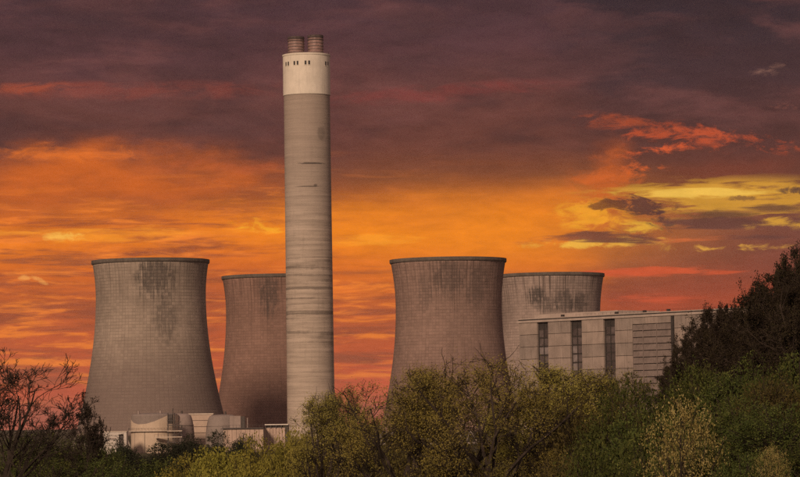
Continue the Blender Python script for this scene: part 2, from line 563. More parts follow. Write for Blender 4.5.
# ------------------------------------------------------------------ cooling towers
def tower_material(name, base, dark_low=0.0, stains=(), grid=0.35, seed=0.0, streak=0.45, rimrun=0.75):
    m, n, bs = mat_base(name)
    v, (x, y, z) = obj_xyz(n)
    th = n.m('ARCTAN2', x, n.mul(y, -1.0))
    arc = n.mul(th, 35.0)
    cu = n.mul(th, 96 / (2 * math.pi))
    cv = n.m('DIVIDE', z, 1.9)
    fu = n.m('FRACT', n.add(cu, 100.0))
    fv = n.m('FRACT', cv)
    lu = n.mul(n.smooth(n.m('ABSOLUTE', n.sub(fu, 0.5)), 0.41, 0.48), 0.8)
    lv = n.smooth(n.m('ABSOLUTE', n.sub(fv, 0.5)), 0.38, 0.47)
    line = n.m('MAXIMUM', lu, lv)
    wn = n.n('ShaderNodeTexWhiteNoise', noise_dimensions='2D')
    n.put(wn.inputs['Vector'], n.vec(n.m('FLOOR', n.add(cu, 100.0)), n.m('FLOOR', cv), seed))
    cell = wn.outputs['Value']
    p = n.vec(arc, seed * 7.0, z)
    big = n.noise(p, 0.03, 4, 0.55)
    mid = n.noise(p, 0.16, 6, 0.62)
    fine = n.noise(p, 1.3, 4, 0.6)
    run = n.noise(n.vec(n.mul(arc, 0.55), seed * 3.0, n.mul(z, 0.03)), 1.0, 5, 0.6)
    lift = n.noise(n.vec(seed, 0.0, n.mul(z, 0.35)), 1.0, 4, 0.7)
    c = n.mix(n.smooth(big, 0.3, 0.7), [k * 0.86 for k in base], [k * 1.14 for k in base])
    c = n.mix(n.mul(n.smooth(cell, 0.0, 1.0), 0.30), c, [k * 0.45 for k in base])
    c = n.mix(n.mul(n.smooth(lift, 0.45, 0.7), 0.22), c, [k * 0.6 for k in base])
    c = n.mix(n.mul(n.smooth(run, 0.5, 0.75), streak), c, [k * 0.45 for k in base])
    c = n.mix(n.mul(n.smooth(mid, 0.52, 0.72), 0.25), c, [k * 0.55 for k in base])
    # patched joints, stronger where the noise says so
    lmask = n.mul(line, n.add(grid * 0.25, n.mul(n.smooth(n.noise(p, 0.09, 6, 0.7), 0.36, 0.64), grid * 1.15)))
    c = n.mix(lmask, c, [k * 0.36 for k in base])
    pale = n.mul(n.smooth(n.noise(p, 0.35, 5, 0.75), 0.66, 0.76), 0.45)
    c = n.mix(pale, c, [min(0.8, k * 1.7) for k in base])
    # soot and damp running down from the rim in streaks of uneven length
    rr = n.noise(n.vec(n.mul(arc, 0.85), seed * 5.0 + 1.0, n.mul(z, 0.012)), 1.0, 6, 0.68)
    ln = n.noise(n.vec(n.mul(arc, 0.10), seed * 9.0, 0.0), 1.0, 3, 0.6)
    reach = n.smooth(n.add(z, n.mul(n.sub(ln, 0.5), -90.0)), 74.0, 112.0)
    c = n.mix(n.mul(n.mul(n.smooth(rr, 0.46, 0.66), reach), rimrun), c, [k * 0.26 for k in base])
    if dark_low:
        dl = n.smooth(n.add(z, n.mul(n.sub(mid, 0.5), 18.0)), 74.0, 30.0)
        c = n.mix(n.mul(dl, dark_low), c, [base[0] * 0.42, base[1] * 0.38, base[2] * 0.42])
    for (a0, z0, sa, sz, amt) in stains:
        du = n.m('DIVIDE', n.sub(arc, a0), sa)
        dv = n.m('DIVIDE', n.sub(z, z0), sz)
        g = n.m('EXPONENT', n.mul(n.add(n.mul(du, du), n.mul(dv, dv)), -1.0))
        stn = n.noise(n.vec(n.mul(arc, 0.62), seed * 4.0 + 2.0, n.mul(z, 0.085)), 1.0, 8, 0.74)
        k = n.add(n.mul(n.sub(stn, 0.5), 4.6), n.mul(n.sub(cell, 0.5), 0.35))
        s = n.smooth(n.mul(g, n.add(k, 0.95)), 0.22, 0.80)
        s = n.mul(s, n.add(0.72, n.mul(line, 0.28)))
        c = n.mix(n.mul(s, amt), c, (0.045, 0.04, 0.038))
    n.put(bs.inputs['Base Color'], c)
    hh = n.add(n.mul(line, -0.6), n.mul(fine, 0.25))
    bump(n, bs, hh, 0.55, 0.25)
    return m


rim_mat = plain('dark_rim_concrete', (0.12, 0.098, 0.082), 0.95, 0.25, 0.2, 0.4)
leg_mat = plain('raker_leg_concrete', (0.26, 0.22, 0.19), 0.95, 0.2, 0.3, 0.3)
pale_mat = plain('pale_paint', (0.62, 0.55, 0.48), 0.8, 0.12, 0.5)


def cooling_tower(px_l, px_r, py_edge, label, mat, a, zt, b_top, b_bot, seed):
    H = 114.0
    pxc = (px_l + px_r) * 0.5
    d = ray(pxc, py_edge)
    D = (H - CAM_H) / d.z
    r_top = (px_r - px_l) * 0.5 * D / FPX
    s = r_top / (a * math.sqrt(1 + ((H - zt) / b_top) ** 2))
    t = empty('cooling_tower', (d.x * D, D, 0.0))
    tag(t, label, 'cooling tower', 'concrete cooling towers of the power station')
    Z0 = 7.5

    def rad(z):
        b = b_top if z > zt else b_bot
        return s * a * math.sqrt(1 + ((z - zt) / b) ** 2)

    prof = []
    N = 44
    for i in range(N + 1):
        z = Z0 + (H - 1.6 - Z0) * i / N
        prof.append((rad(z), z))
    prof += [(rad(z) - 0.75, z) for z in (H - 1.6, 95, 80, 60, 40, 25, Z0)]
    MB().lathe(prof, 128, closed=True).build('shell', mat, t, smooth=True)
    rt = rad(H)
    rim = [(rt - 0.9, H - 2.2), (rt + 0.10, H - 2.3), (rt + 0.40, H - 1.7), (rt + 0.40, H), (rt - 0.9, H)]
    MB().lathe(rim, 128, closed=True).build('rim', rim_mat, t)
    # raking legs at the foot of the shell
    rb, rg = rad(Z0) - 0.45, rad(Z0) + 3.0
    me = MB()
    n = 36
    st = 2 * math.pi / n / 2
    me.bar((0, -rg, -0.3), (rb * math.sin(st), -rb * math.cos(st), Z0 + 0.4), 0.42, 6)
    mm = me.mesh('raker_leg')
    me2 = MB()
    me2.bar((0, -rg, -0.3), (-rb * math.sin(st), -rb * math.cos(st), Z0 + 0.4), 0.42, 6)
    mm2 = me2.mesh('raker_leg')
    for i in range(n):
        # only the half that faces the viewer side; the far half is behind the shell's own pond
        ang = 2 * math.pi * i / n
        if math.cos(ang) < -0.2:
            continue
        mesh_obj('raker_leg', mm, leg_mat, t, rz=ang)
        mesh_obj('raker_leg', mm2, leg_mat, t, rz=ang)
    MB().lathe([(rg - 3, -0.5), (rg + 1.2, -0.5), (rg + 1.2, 1.1), (rg + 0.8, 1.1), (rg + 0.8, 0.5), (rg - 3, 0.5)], 96,
               closed=True).build('pond_wall', leg_mat, t)
    return t, rad, D


C1 = (0.345, 0.275, 0.222)
C2 = (0.265, 0.160, 0.125)
C3 = (0.278, 0.184, 0.150)
C4 = (0.345, 0.265, 0.228)
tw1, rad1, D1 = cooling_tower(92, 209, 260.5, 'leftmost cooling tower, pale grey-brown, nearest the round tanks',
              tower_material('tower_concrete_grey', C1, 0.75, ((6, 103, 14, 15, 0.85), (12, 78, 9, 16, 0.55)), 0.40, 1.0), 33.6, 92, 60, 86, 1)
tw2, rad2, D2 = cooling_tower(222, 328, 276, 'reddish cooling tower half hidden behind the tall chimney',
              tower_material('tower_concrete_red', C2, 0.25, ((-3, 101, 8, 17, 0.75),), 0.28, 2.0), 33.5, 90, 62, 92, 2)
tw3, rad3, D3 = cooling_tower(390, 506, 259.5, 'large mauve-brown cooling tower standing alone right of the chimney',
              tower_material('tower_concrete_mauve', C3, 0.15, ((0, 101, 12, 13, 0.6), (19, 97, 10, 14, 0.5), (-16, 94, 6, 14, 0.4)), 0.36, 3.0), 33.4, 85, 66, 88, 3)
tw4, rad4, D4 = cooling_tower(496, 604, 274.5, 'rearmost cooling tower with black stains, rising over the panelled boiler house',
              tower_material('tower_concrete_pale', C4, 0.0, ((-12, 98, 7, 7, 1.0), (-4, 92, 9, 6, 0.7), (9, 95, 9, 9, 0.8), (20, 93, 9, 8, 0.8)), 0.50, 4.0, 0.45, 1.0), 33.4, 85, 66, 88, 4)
# ------------------------------------------------------------------ chimney
def chimney():
    d = ray(306.3, 55.0)
    D = (199.0 - CAM_H) / d.z
    k = D / FPX
    t = empty('chimney', (d.x * D, D, 0.0))
    tag(t, 'tall concrete chimney with white painted cap and two banded flues', 'chimney')
    pyz = lambda y: CAM_H + ray(308, y).z * D
    z_cap = pyz(94.5)
    m, n, bs = mat_base('chimney_concrete')
    v, (x, y, z) = obj_xyz(n)
    th = n.m('ARCTAN2', x, n.mul(y, -1.0))
    arc = n.mul(th, 11.8)
    base = (0.435, 0.352, 0.285)
    p = n.vec(arc, 0.0, z)
    rings = n.noise(n.vec(n.mul(arc, 0.02), 0.0, n.mul(z, 0.33)), 1.0, 7, 0.72)
    pour = n.smooth(n.m('ABSOLUTE', n.sub(n.m('FRACT', n.m('DIVIDE', z, 2.44)), 0.5)), 0.40, 0.49)
    rings2 = n.noise(n.vec(n.mul(arc, 0.06), 4.0, n.mul(z, 0.9)), 1.0, 4, 0.6)
    band = n.noise(n.vec(n.mul(arc, 0.008), 9.0, n.mul(z, 0.30)), 1.0, 5, 0.62)
    mid = n.noise(p, 0.22, 6, 0.65)
    run = n.noise(n.vec(n.mul(arc, 0.7), 2.0, n.mul(z, 0.045)), 1.0, 5, 0.6)
    c = n.mix(n.smooth(rings, 0.32, 0.68), [q * 0.74 for q in base], [q * 1.12 for q in base])
    c = n.mix(n.mul(n.smooth(rings2, 0.5, 0.7), 0.34), c, [q * 0.45 for q in base])
    c = n.mix(n.mul(pour, n.add(0.12, n.mul(n.smooth(mid, 0.35, 0.65), 0.35))), c, [q * 0.42 for q in base])
    lowdark = n.mul(n.smooth(z, 112, 92), n.smooth(z, 40, 62))
    c = n.mix(n.mul(n.mul(n.smooth(n.add(band, n.mul(n.sub(mid, 0.5), 0.16)), 0.50, 0.60), lowdark), 0.75), c, (0.13, 0.105, 0.088))
    c = n.mix(n.mul(n.smooth(run, 0.52, 0.72), 0.32), c, [q * 0.5 for q in base])
    c = n.mix(n.mul(n.smooth(mid, 0.55, 0.7), 0.25), c, [q * 0.55 for q in base])
    # a darker, greyer tone towards the upper third
    c = n.mix(n.mul(n.smooth(z, 100, 150), 0.55), c, (0.275, 0.218, 0.186))
    # scars of two removed platforms
    for (a0, z0, sa, sz, amt) in ((3.5, pyz(165), 8.5, 0.55, 0.85), (1.0, pyz(188), 8.0, 0.38, 0.7), (4.2, pyz(187), 1.2, 0.8, 0.6),
                                  (8, pyz(135), 3.0, 4.0, 0.35)):
        du = n.m('DIVIDE', n.sub(arc, a0), sa)
        dv = n.m('DIVIDE', n.sub(z, z0), sz)
        g = n.m('EXPONENT', n.mul(n.add(n.mul(du, du), n.mul(dv, dv)), -1.0))
        g = n.smooth(n.add(g, n.mul(n.sub(mid, 0.5), 0.9)), 0.3, 0.75)
        c = n.mix(n.mul(g, amt), c, (0.06, 0.05, 0.045))
    n.put(bs.inputs['Base Color'], c)
    bump(n, bs, n.add(rings2, n.mul(mid, 0.5)), 0.5, 0.25)
    R = 23.1 * k
    prof = [(R * 1.035, -0.5), (R * 1.02, 60)] + [(R * (1.02 - 0.02 * i / 12), 60 + (z_cap - 60) * i / 12) for i in range(1, 13)]
    prof += [(R - 1.2, z_cap), (R - 1.2, -0.5)]
    MB().lathe(prof, 128, closed=True).build('shaft', m, t)
    capm = plain('cap_paint', (0.66, 0.585, 0.49), 0.75, 0.07, 0.25, 0.22)
    rc = 23.7 * k
    cap = MB().lathe([(R - 1.0, z_cap - 0.6), (rc, z_cap - 0.6), (rc, 198.2), (rc + 0.25, 198.2), (rc + 0.25, 199.0), (0.01, 199.6)], 96)
    capo = cap.build('cap', capm, t)
    dark = plain('dark_opening', (0.03, 0.027, 0.026), 0.6, 0.2, 1.0)
    zc = pyz(65.0)
    for px in (286.6, 289.0, 295.2, 298.4, 306.4, 310.0, 326.2, 328.4):
        off = (px - 306.6) * k
        ang = math.asin(max(-0.985, min(0.985, off / rc)))
        w = 0.46
        f = MB().box(-w, w, -rc - 0.06, -rc + 0.5, zc - 1.0, zc + 1.0).build('window', dark, t, rz=ang)
        MB().box(-w - 0.2, w + 0.2, -rc - 0.16, -rc + 0.3, zc - 1.25, zc - 1.003).build('sill', capm, f)
    for i, (p0, p1, ytop) in enumerate(((288.3, 304.2, 37.0), (308.2, 323.3, 35.5))):
        xc = ((p0 + p1) / 2 - 306.3) * k
        rf = (p1 - p0) / 2 * k
        zt = pyz(ytop)
        f = MB().lathe([(rf, 198.9), (rf, zt), (rf - 0.25, zt), (rf - 0.25, 198.9)], 40, closed=True)
        fo = f.build('flue', FLUE, t, loc=(xc, -1.5 + 1.0 * i, 0), smooth=False)
        h = zt - 199.0
        for q in range(6):
            z0 = 199.0 + h * (0.10 + 0.16 * q)
            MB().lathe([(rf - 0.05, z0), (rf + 0.28, z0), (rf + 0.28, z0 + 0.42), (rf - 0.05, z0 + 0.42)], 40,
                       closed=True).build('stiffener_ring', FLUE_RING if q < 4 else FLUE_SOOT, fo)
        MB().lathe([(rf - 0.05, zt - 1.5), (rf + 0.12, zt - 1.5), (rf + 0.12, zt - 0.02), (rf - 0.05, zt - 0.02)], 40,
                   closed=True).build('sooty_lip', FLUE_SOOT, fo)
    # handrail round the top
    hr = MB()
    for i in range(24):
        a = 2 * math.pi * i / 24
        b = 2 * math.pi * (i + 1) / 24
        pa = ((rc - 0.4) * math.sin(a), -(rc - 0.4) * math.cos(a))
        pb = ((rc - 0.4) * math.sin(b), -(rc - 0.4) * math.cos(b))
        hr.bar((*pa, 198.8), (*pa, 200.1), 0.05, 4)
        hr.bar((*pa, 200.1), (*pb, 200.1), 0.05, 4)
    hr.build('handrail', FLUE_SOOT, t)
    return t


FLUE = plain('flue_cladding', (0.27, 0.165, 0.145), 0.55, 0.22, 0.8, 0.5, 0.0, 0.4)
FLUE_RING = plain('flue_ring_steel', (0.17, 0.12, 0.11), 0.6, 0.2, 0.8)
FLUE_SOOT = plain('flue_soot', (0.075, 0.055, 0.052), 0.8, 0.3, 0.8)
chimney()


# ------------------------------------------------------------------ boiler house
def boiler_house():
    DA, DB = 1750.0, 1645.0
    A, B = at(519.0, 400, DA), at(695.0, 400, DB)
    A2, B2 = Vector((A.x, A.y)), Vector((B.x, B.y))
    u = (B2 - A2).normalized()
    rz = math.atan2(u.y, u.x)
    t = empty('boiler_house', (A.x, A.y, 0.0), rz)
    tag(t, 'long concrete-panelled boiler house with tall dark window strips', 'power building')

    def sx(px, py=345):
        """length along the facade, from its left corner, that a photo column meets"""
        d = ray(px, py)
        # (d.x*Y, Y) = A2 + s*u
        Y = (A2.x * u.y - A2.y * u.x) / (d.x * u.y - u.x)
        return (Vector((d.x * Y, Y)) - A2).dot(u)

    def zz(px, py):
        d = ray(px, py)
        Y = (A2.x * u.y - A2.y * u.x) / (d.x * u.y - u.x)
        return CAM_H + d.z * Y

    H = zz(519, 323.2)
    L = sx(750)
    DEP = 46.0
    wallm = plain('boiler_wall', (0.13, 0.11, 0.10), 0.95, 0.2, 0.1)
    pm = [plain('cladding_panel_%s' % nm, c, 0.9, 0.16, 0.12, 0.6) for nm, c in
          (('warm', (0.300, 0.236, 0.200)), ('grey', (0.262, 0.210, 0.180)), ('pale', (0.325, 0.256, 0.215)))]
    shade = plain('louvre_metal', (0.185, 0.145, 0.128), 0.7, 0.15, 0.3, 0.35)
    dark = plain('strip_frame', (0.040, 0.034, 0.031), 0.7, 0.2, 0.6)
    cop = plain('coping_concrete', (0.38, 0.305, 0.26), 0.9, 0.12, 0.15, 0.2)
    g_light = plain('pane_reflection', (0.20, 0.17, 0.165), 0.25, 0.2, 0.5, 0, 0, 0.5)  # bright reflection painted into the pane's own colour
    g_mid = plain('pane_faint_reflection', (0.095, 0.078, 0.074), 0.2, 0.25, 0.5, 0, 0, 0.5)  # fainter reflection, also painted into the colour
    g_dark = plain('pane_dark', (0.05, 0.042, 0.040), 0.15, 0.25, 0.5, 0, 0, 0.5)
    MB().box(0.05, L, 1.6, DEP, -0.5, H - 0.6).build('core_wall', wallm, t)
    rows = [H * i / 10.0 for i in range(11)]
    rng = random.Random(5)
    strips = [(537.2, 548.0), (570.4, 581.8), (603.6, 615.0)]
    bays = [(519.0, 537.2), (548.0, 570.4), (581.8, 603.6), (615.0, 632.5), (674.5, 698.0), (698.0, 722.0), (722.0, 750.0)]
    for (p0, p1) in bays:
        x0, x1 = sx(p0), sx(p1)
        for r in range(10):
            g = 0.10
            dy = rng.uniform(-0.05, 0.05)
            MB().cbox(x0 + g, x1 - g, -0.0 + dy, 1.58, rows[r] + g, rows[r + 1] - g, 0.09).build(
                'cladding_panel', rng.choice(pm), t)
    for (p0, p1) in strips:
        x0, x1 = sx(p0), sx(p1)
        s = MB().box(x0 + 0.02, x1 - 0.02, 1.40, 1.57, 0, H - 0.7).build('window_strip', dark, t)
        nr = 13
        w = (x1 - x0 - 1.6) / 2
        for r in range(nr):
            z0 = 2 + (H - 6.0) * r / nr
            z1 = 2 + (H - 6.0) * (r + 1) / nr
            q0 = rng.random()
            for cidx in range(2):
                xa = x0 + 0.55 + cidx * (w + 0.5)
                q = min(0.99, max(0.0, q0 + rng.uniform(-0.12, 0.12)))
                mt = g_light if q < 0.28 else g_mid if q < 0.62 else g_dark
                MB().box(xa, xa + w, 1.30, 1.395, z0 + 0.45, z1 - 0.45).build('pane', mt, s)
        for cidx in range(3):
            xa = x0 + 0.05 + cidx * ((x1 - x0 - 0.5) / 2)
            MB().box(xa, xa + 0.4, 1.0, 1.392, 0, H - 0.8).build('mullion', dark, s)
    # louvred bay, set back, under a deeper head panel
    x0, x1 = sx(632.5), sx(671.5)
    zh = zz(650, 323.5)
    head_n = 3
    for i in range(head_n):
        a = x0 + (x1 - x0) * i / head_n
        b = x0 + (x1 - x0) * (i + 1) / head_n
        MB().cbox(a + 0.1, b - 0.1, -0.02, 1.58, zh, H - 0.1, 0.09).build('head_panel', rng.choice(pm), t)
    ns = 17
    for i in range(ns):
        z0 = 4 + (zh - 4) * i / ns
        z1 = 4 + (zh - 4) * (i + 1) / ns
        b = MB()
        b.v = [(x0 + 0.1, 0.10, z0 + 0.12), (x1 - 0.1, 0.10, z0 + 0.12), (x1 - 0.1, 0.52, z1 - 0.3), (x0 + 0.1, 0.52, z1 - 0.3),
               (x0 + 0.1, 1.58, z0 + 0.12), (x1 - 0.1, 1.58, z0 + 0.12), (x1 - 0.1, 1.58, z1 - 0.3), (x0 + 0.1, 1.58, z1 - 0.3)]
        b.f = [(0, 1, 2, 3), (5, 4, 7, 6), (4, 5, 1, 0), (3, 2, 6, 7), (4, 0, 3, 7), (1, 5, 6, 2)]
        b.build('louvre_slat', shade, t)
    for f in (0.27, 0.62):
        xm = x0 + (x1 - x0) * f
        MB().box(xm - 0.18, xm + 0.18, 0.02, 0.5, 4, zh - 0.1).build('louvre_post', shade, t)
    MB().box(sx(671.7), sx(674.3), -0.35, 1.57, 0, H - 0.1).build('downpipe_duct', dark, t)
    # roof edge
    MB().box(-0.5, L + 0.5, -0.55, DEP + 0.5, H - 0.02, H + 1.1).build('coping', cop, t)
    MB().box(0.4, L, 0.1, DEP, H + 1.102, H + 1.75).build('roof_upstand', dark, t)
    MB().box(0.1, L + 0.3, -0.15, DEP + 0.2, H + 1.76, H + 2.25).build('roof_capping', cop, t)
    # low roof monitor set back from the left corner, and vents
    MB().box(4.0, sx(606), 9.0, DEP - 6, H + 2.26, H + 4.6).build('roof_monitor', cop, t)
    for px in (558.0, 612.0, 640.0, 664.0):
        xx = sx(px)
        MB().box(xx - 0.7, xx + 0.7, 3.0, 4.6, H + 2.26, H + 3.6).build('roof_vent', dark, t)
    rail = MB()
    xx = 46.0
    while xx < L:
        rail.bar((xx, 1.0, H + 2.2), (xx, 1.0, H + 3.3), 0.05, 4)
        xx += 3.0
    rail.bar((46, 1.0, H + 3.3), (L, 1.0, H + 3.3), 0.05, 4)
    rail.build('roof_rail', dark, t)


boiler_house()


# ------------------------------------------------------------------ low plant in front of the leftmost towers
PD = 1560.0
K = PD / FPX


def pz(px, py, dist=PD):
    return CAM_H + ray(px, py).z * dist


def pxx(px, dist=PD, py=430):
    return ray(px, py).x * dist


tan = plain('tank_cladding', (0.52, 0.405, 0.305), 0.8, 0.08, 0.15, 0.25)
mauve = plain('vessel_cladding', (0.30, 0.235, 0.205), 0.85, 0.1, 0.15, 0.25)
mauve_d = plain('vessel_cladding_dark', (0.235, 0.19, 0.168), 0.85, 0.1, 0.15, 0.25)
rib = plain('ribbed_cladding', (0.46, 0.345, 0.268), 0.8, 0.1, 0.3, 0.2)
offw = plain('offwhite_render', (0.52, 0.455, 0.40), 0.85, 0.1, 0.3, 0.3)
pinkc = plain('pink_concrete', (0.46, 0.335, 0.265), 0.9, 0.14, 0.3, 0.35)
steel = plain('dark_steelwork', (0.075, 0.062, 0.056), 0.7, 0.2, 1.0)
walk = plain('walkway_steel', (0.50, 0.41, 0.33), 0.7, 0.15, 1.0)


def tank_with_skirt():
    cx, r = pxx(153.0), 24.0 * K
    t = empty('storage_tank', (cx, PD + r, 0))
    tag(t, 'broad tan round tank with a scooped dark top and walkway', 'tank')
    zt = pz(150, 414.0)

    def cut(tt):
        p = 153.0 + 24.0 * math.sin(tt)
        pts = [(129, 420.0), (132, 423.0), (138, 424.6), (146, 424.0), (155, 421.3), (163, 417.8), (169, 414.8), (178, 414.8)]
        if abs(tt) > math.pi / 2:
            return zt - 3.0
        for (a, ya), (b, yb) in zip(pts, pts[1:]):
            if a <= p <= b:
                y = ya + (yb - ya) * (p - a) / (b - a)
                return min(zt - 0.25, pz(p, y))
        return zt - 3.0
    wall = MB().lathe([(r, -0.3), (r, 1.0), (r - 0.3, 1.0), (r - 0.3, -0.3)], 96, closed=True,
                      zfun=lambda z, tt: cut(tt if tt <= math.pi else tt - 2 * math.pi) if z > 0.5 else z)
    wo = wall.build('wall', tan, t)
    for px in (144.5, 158.0, 134.0):
        ang = math.asin((px - 153) / 24.0)
        MB().box(-0.12, 0.12, -r - 0.10, -r + 0.1, 0, pz(px, 431.5)).build('seam', steel if px == 144.5 else mauve, wo, rz=ang)
    up = MB().lathe([(r - 0.32, 5.0), (r - 0.32, zt - 0.9), (r - 0.9, zt - 0.1), (r * 0.6, zt + 0.4), (0.02, zt + 0.6)], 96)
    up.build('scooped_top', mauve_d, t)
    # walkway ring and rail
    z1 = pz(150, 431.6)
    w = MB().lathe([(r, z1), (r + 1.3, z1), (r + 1.3, z1 + 0.55), (r, z1 + 0.55)], 64, -1.75, 1.75, closed=True).build('walkway', walk, t)
    hr = MB()
    for i in range(28):
        a = -1.7 + 3.4 * i / 27
        b = -1.7 + 3.4 * (i + 1) / 27
        pa = ((r + 1.2) * math.sin(a), -(r + 1.2) * math.cos(a))
        hr.bar((*pa, z1 + 0.5), (*pa, z1 + 1.7), 0.06, 4)
        if i < 27:
            pb = ((r + 1.2) * math.sin(b), -(r + 1.2) * math.cos(b))
            hr.bar((*pa, z1 + 1.7), (*pb, z1 + 1.7), 0.06, 4)
            hr.bar((*pa, z1 + 1.1), (*pb, z1 + 1.1), 0.05, 4)
    hr.build('handrail', steel, w)
    for px in (138, 160.0):
        xx = (px - 153) * K
        MB().bar((xx, -r * 0.6, zt - 0.2), (xx, -r * 0.6, zt + 1.5), 0.5, 8).build('roof_vent', mauve, t)


tank_with_skirt()


def stair_tower():
    cx = pxx(173.5)
    t = empty('stair_tower', (cx, PD - 3.0, 0))
    tag(t, 'dark lattice stair tower with a mast between the round tanks', 'stair tower')
    x0, x1 = pxx(168.5) - cx, pxx(182.0) - cx
    zt = pz(175, 418)
    for xx in (x0, x0 + 3.2, x1):
        for yy in (-1.6, 1.6):
            h = zt + (2.5 if xx < x1 else -3.5)
            MB().box(xx - 0.13, xx + 0.13, yy - 0.13, yy + 0.13, -0.3, h).build('post', steel, t)
    zl = [pz(175, y) for y in (443, 437.5, 431.5, 426.0, 421.5)]
    for i, z in enumerate(zl):
        xe = x1 + 0.3 if i < 4 else x0 + 3.5
        xs = (pxx(155) - cx) if i == 1 else x0 - 0.3
        p = MB().box(xs, xe, -1.75, 1.75, z, z + 0.4).build('platform', walk if i in (1, 2) else steel, t)
        hr = MB()
        n = 8
        for q in range(n + 1):
            xq = xs + (xe - xs) * q / n
            hr.bar((xq, -1.7, z + 0.4), (xq, -1.7, z + 1.6), 0.06, 4)
        hr.bar((xs, -1.7, z + 1.6), (xe, -1.7, z + 1.6), 0.06, 4)
        hr.build('handrail', steel, p)
        if i + 1 < len(zl):
            b = MB()
            s = 1 if i % 2 else -1
            b.bar((x0 + 3.2 if s > 0 else x1, -1.5, z + 0.4), (x1 if s > 0 else x0 + 3.2, -1.5, zl[i + 1]), 0.16, 5)
            b.build('brace', steel, t)
    MB().bar((x0 + 2.4, 0, 0), (x0 + 2.4, 0, pz(173, 408.5)), 0.22, 6).build('mast', steel, t)
    MB().box(x0 + 0.2, x0 + 2.2, -1.2, 1.2, pz(172, 424), pz(172, 414.5)).build('lift_cage', steel, t)


stair_tower()


def domed_vessel(pc, pl, py_top, mat, label, dist, sh=0.12):
    k = dist / FPX
    r = abs(pl - pc) * k
    t = empty('domed_vessel', (pxx(pc, dist), dist + r, 0))
    tag(t, label, 'tank', 'round-shouldered vessels of the low plant')
    zt = pz(pc, py_top, dist)
    prof = [(r, -0.3), (r, zt * 0.25)]
    for i in range(1, 13):
        a = i / 12 * math.pi / 2
        prof.append((r * (1 - sh * 2.6 * (1 - math.cos(a))), zt * 0.25 + (zt * 0.73) * math.sin(a)))
    prof += [(prof[-1][0] - 0.6, zt), (0.02, zt + 0.3)]
    MB().lathe(prof, 72).build('shell', mat, t, smooth=True)
    for f in (0.42, 0.7):
        i = min(range(len(prof)), key=lambda q: abs(prof[q][1] - zt * f))
        rr = prof[i][0]
        MB().lathe([(rr - 0.15, zt * f - 0.1), (rr + 0.22, zt * f - 0.1), (rr + 0.22, zt * f + 0.25), (rr - 0.15, zt * f + 0.25)], 72,
                   closed=True).build('hoop', mauve_d, t)
    MB().bar((r * 0.2, -r * 0.2, zt), (r * 0.2, -r * 0.2, zt + 1.6), 0.45, 8).build('roof_vent', steel, t)


domed_vessel(178.0, 193.5, 414.0, mauve, 'domed mauve vessel behind the lattice stair tower', PD + 10)
domed_vessel(221.5, 204.5, 415.0, mauve_d, 'dark round-shouldered vessel right of the ribbed wall', PD + 2)


def ribbed_hall():
    d = PD + 45
    x0, x1 = pxx(189, d), pxx(213, d)
    t = empty('ribbed_hall', ((x0 + x1) / 2, d, 0))
    tag(t, 'narrow tan hall of horizontal ribs between two round vessels', 'plant building')
    hw = (x1 - x0) / 2
    zt = pz(200, 414.5, d)
    MB().box(-hw, hw, 0.4, 14, -0.3, zt - 0.1).build('wall', mauve, t)
    nr = 6
    for i in range(nr):
        z0, z1 = zt * i / nr, zt * (i + 1) / nr
        MB().cbox(-hw, hw, 0.0, 0.39, z0 + 0.14, z1 - 0.14, 0.1).build('cladding_panel', rib, t)
    MB().box(-hw - 0.3, hw + 0.3, -0.3, 14.3, zt - 0.08, zt + 0.5).build('roof', walk, t)


ribbed_hall()


def low_white_block():
    d = PD - 20
    x0, x1 = pxx(103.5, d), pxx(126.5, d)
    t = empty('pump_house', ((x0 + x1) / 2, d, 0))
    tag(t, 'small off-white pump house with a dark doorway left of the tanks', 'plant building')
    hw = (x1 - x0) / 2
    zt = pz(115, 432.0, d)
    xd0, xd1 = pxx(118.8, d) - t.location.x, pxx(123.6, d) - t.location.x
    zd = pz(120, 434.5, d)
    b = MB()
    b.box(-hw, xd0, 0, 9, -0.3, zt)
    b.box(xd1, hw, 0, 9, -0.3, zt)
    b.box(xd0, xd1, 0, 9, zd, zt)
    b.box(xd0, xd1, 2.5, 9, -0.3, zd)
    b.build('wall', offw, t)
    MB().box(-hw - 0.25, hw + 0.25, -0.25, 9.25, zt + 0.003, zt + 0.35).build('roof', walk, t)
    MB().box(xd0 + 0.1, xd1 - 0.1, 1.2, 1.35, -0.2, zd - 0.1).build('door', steel, t)
    MB().box(pxx(106, d) - t.location.x, pxx(116, d) - t.location.x, -0.08, 0.1, pz(110, 439, d), pz(110, 438, d)).build('string_course', mauve, t)


low_white_block()


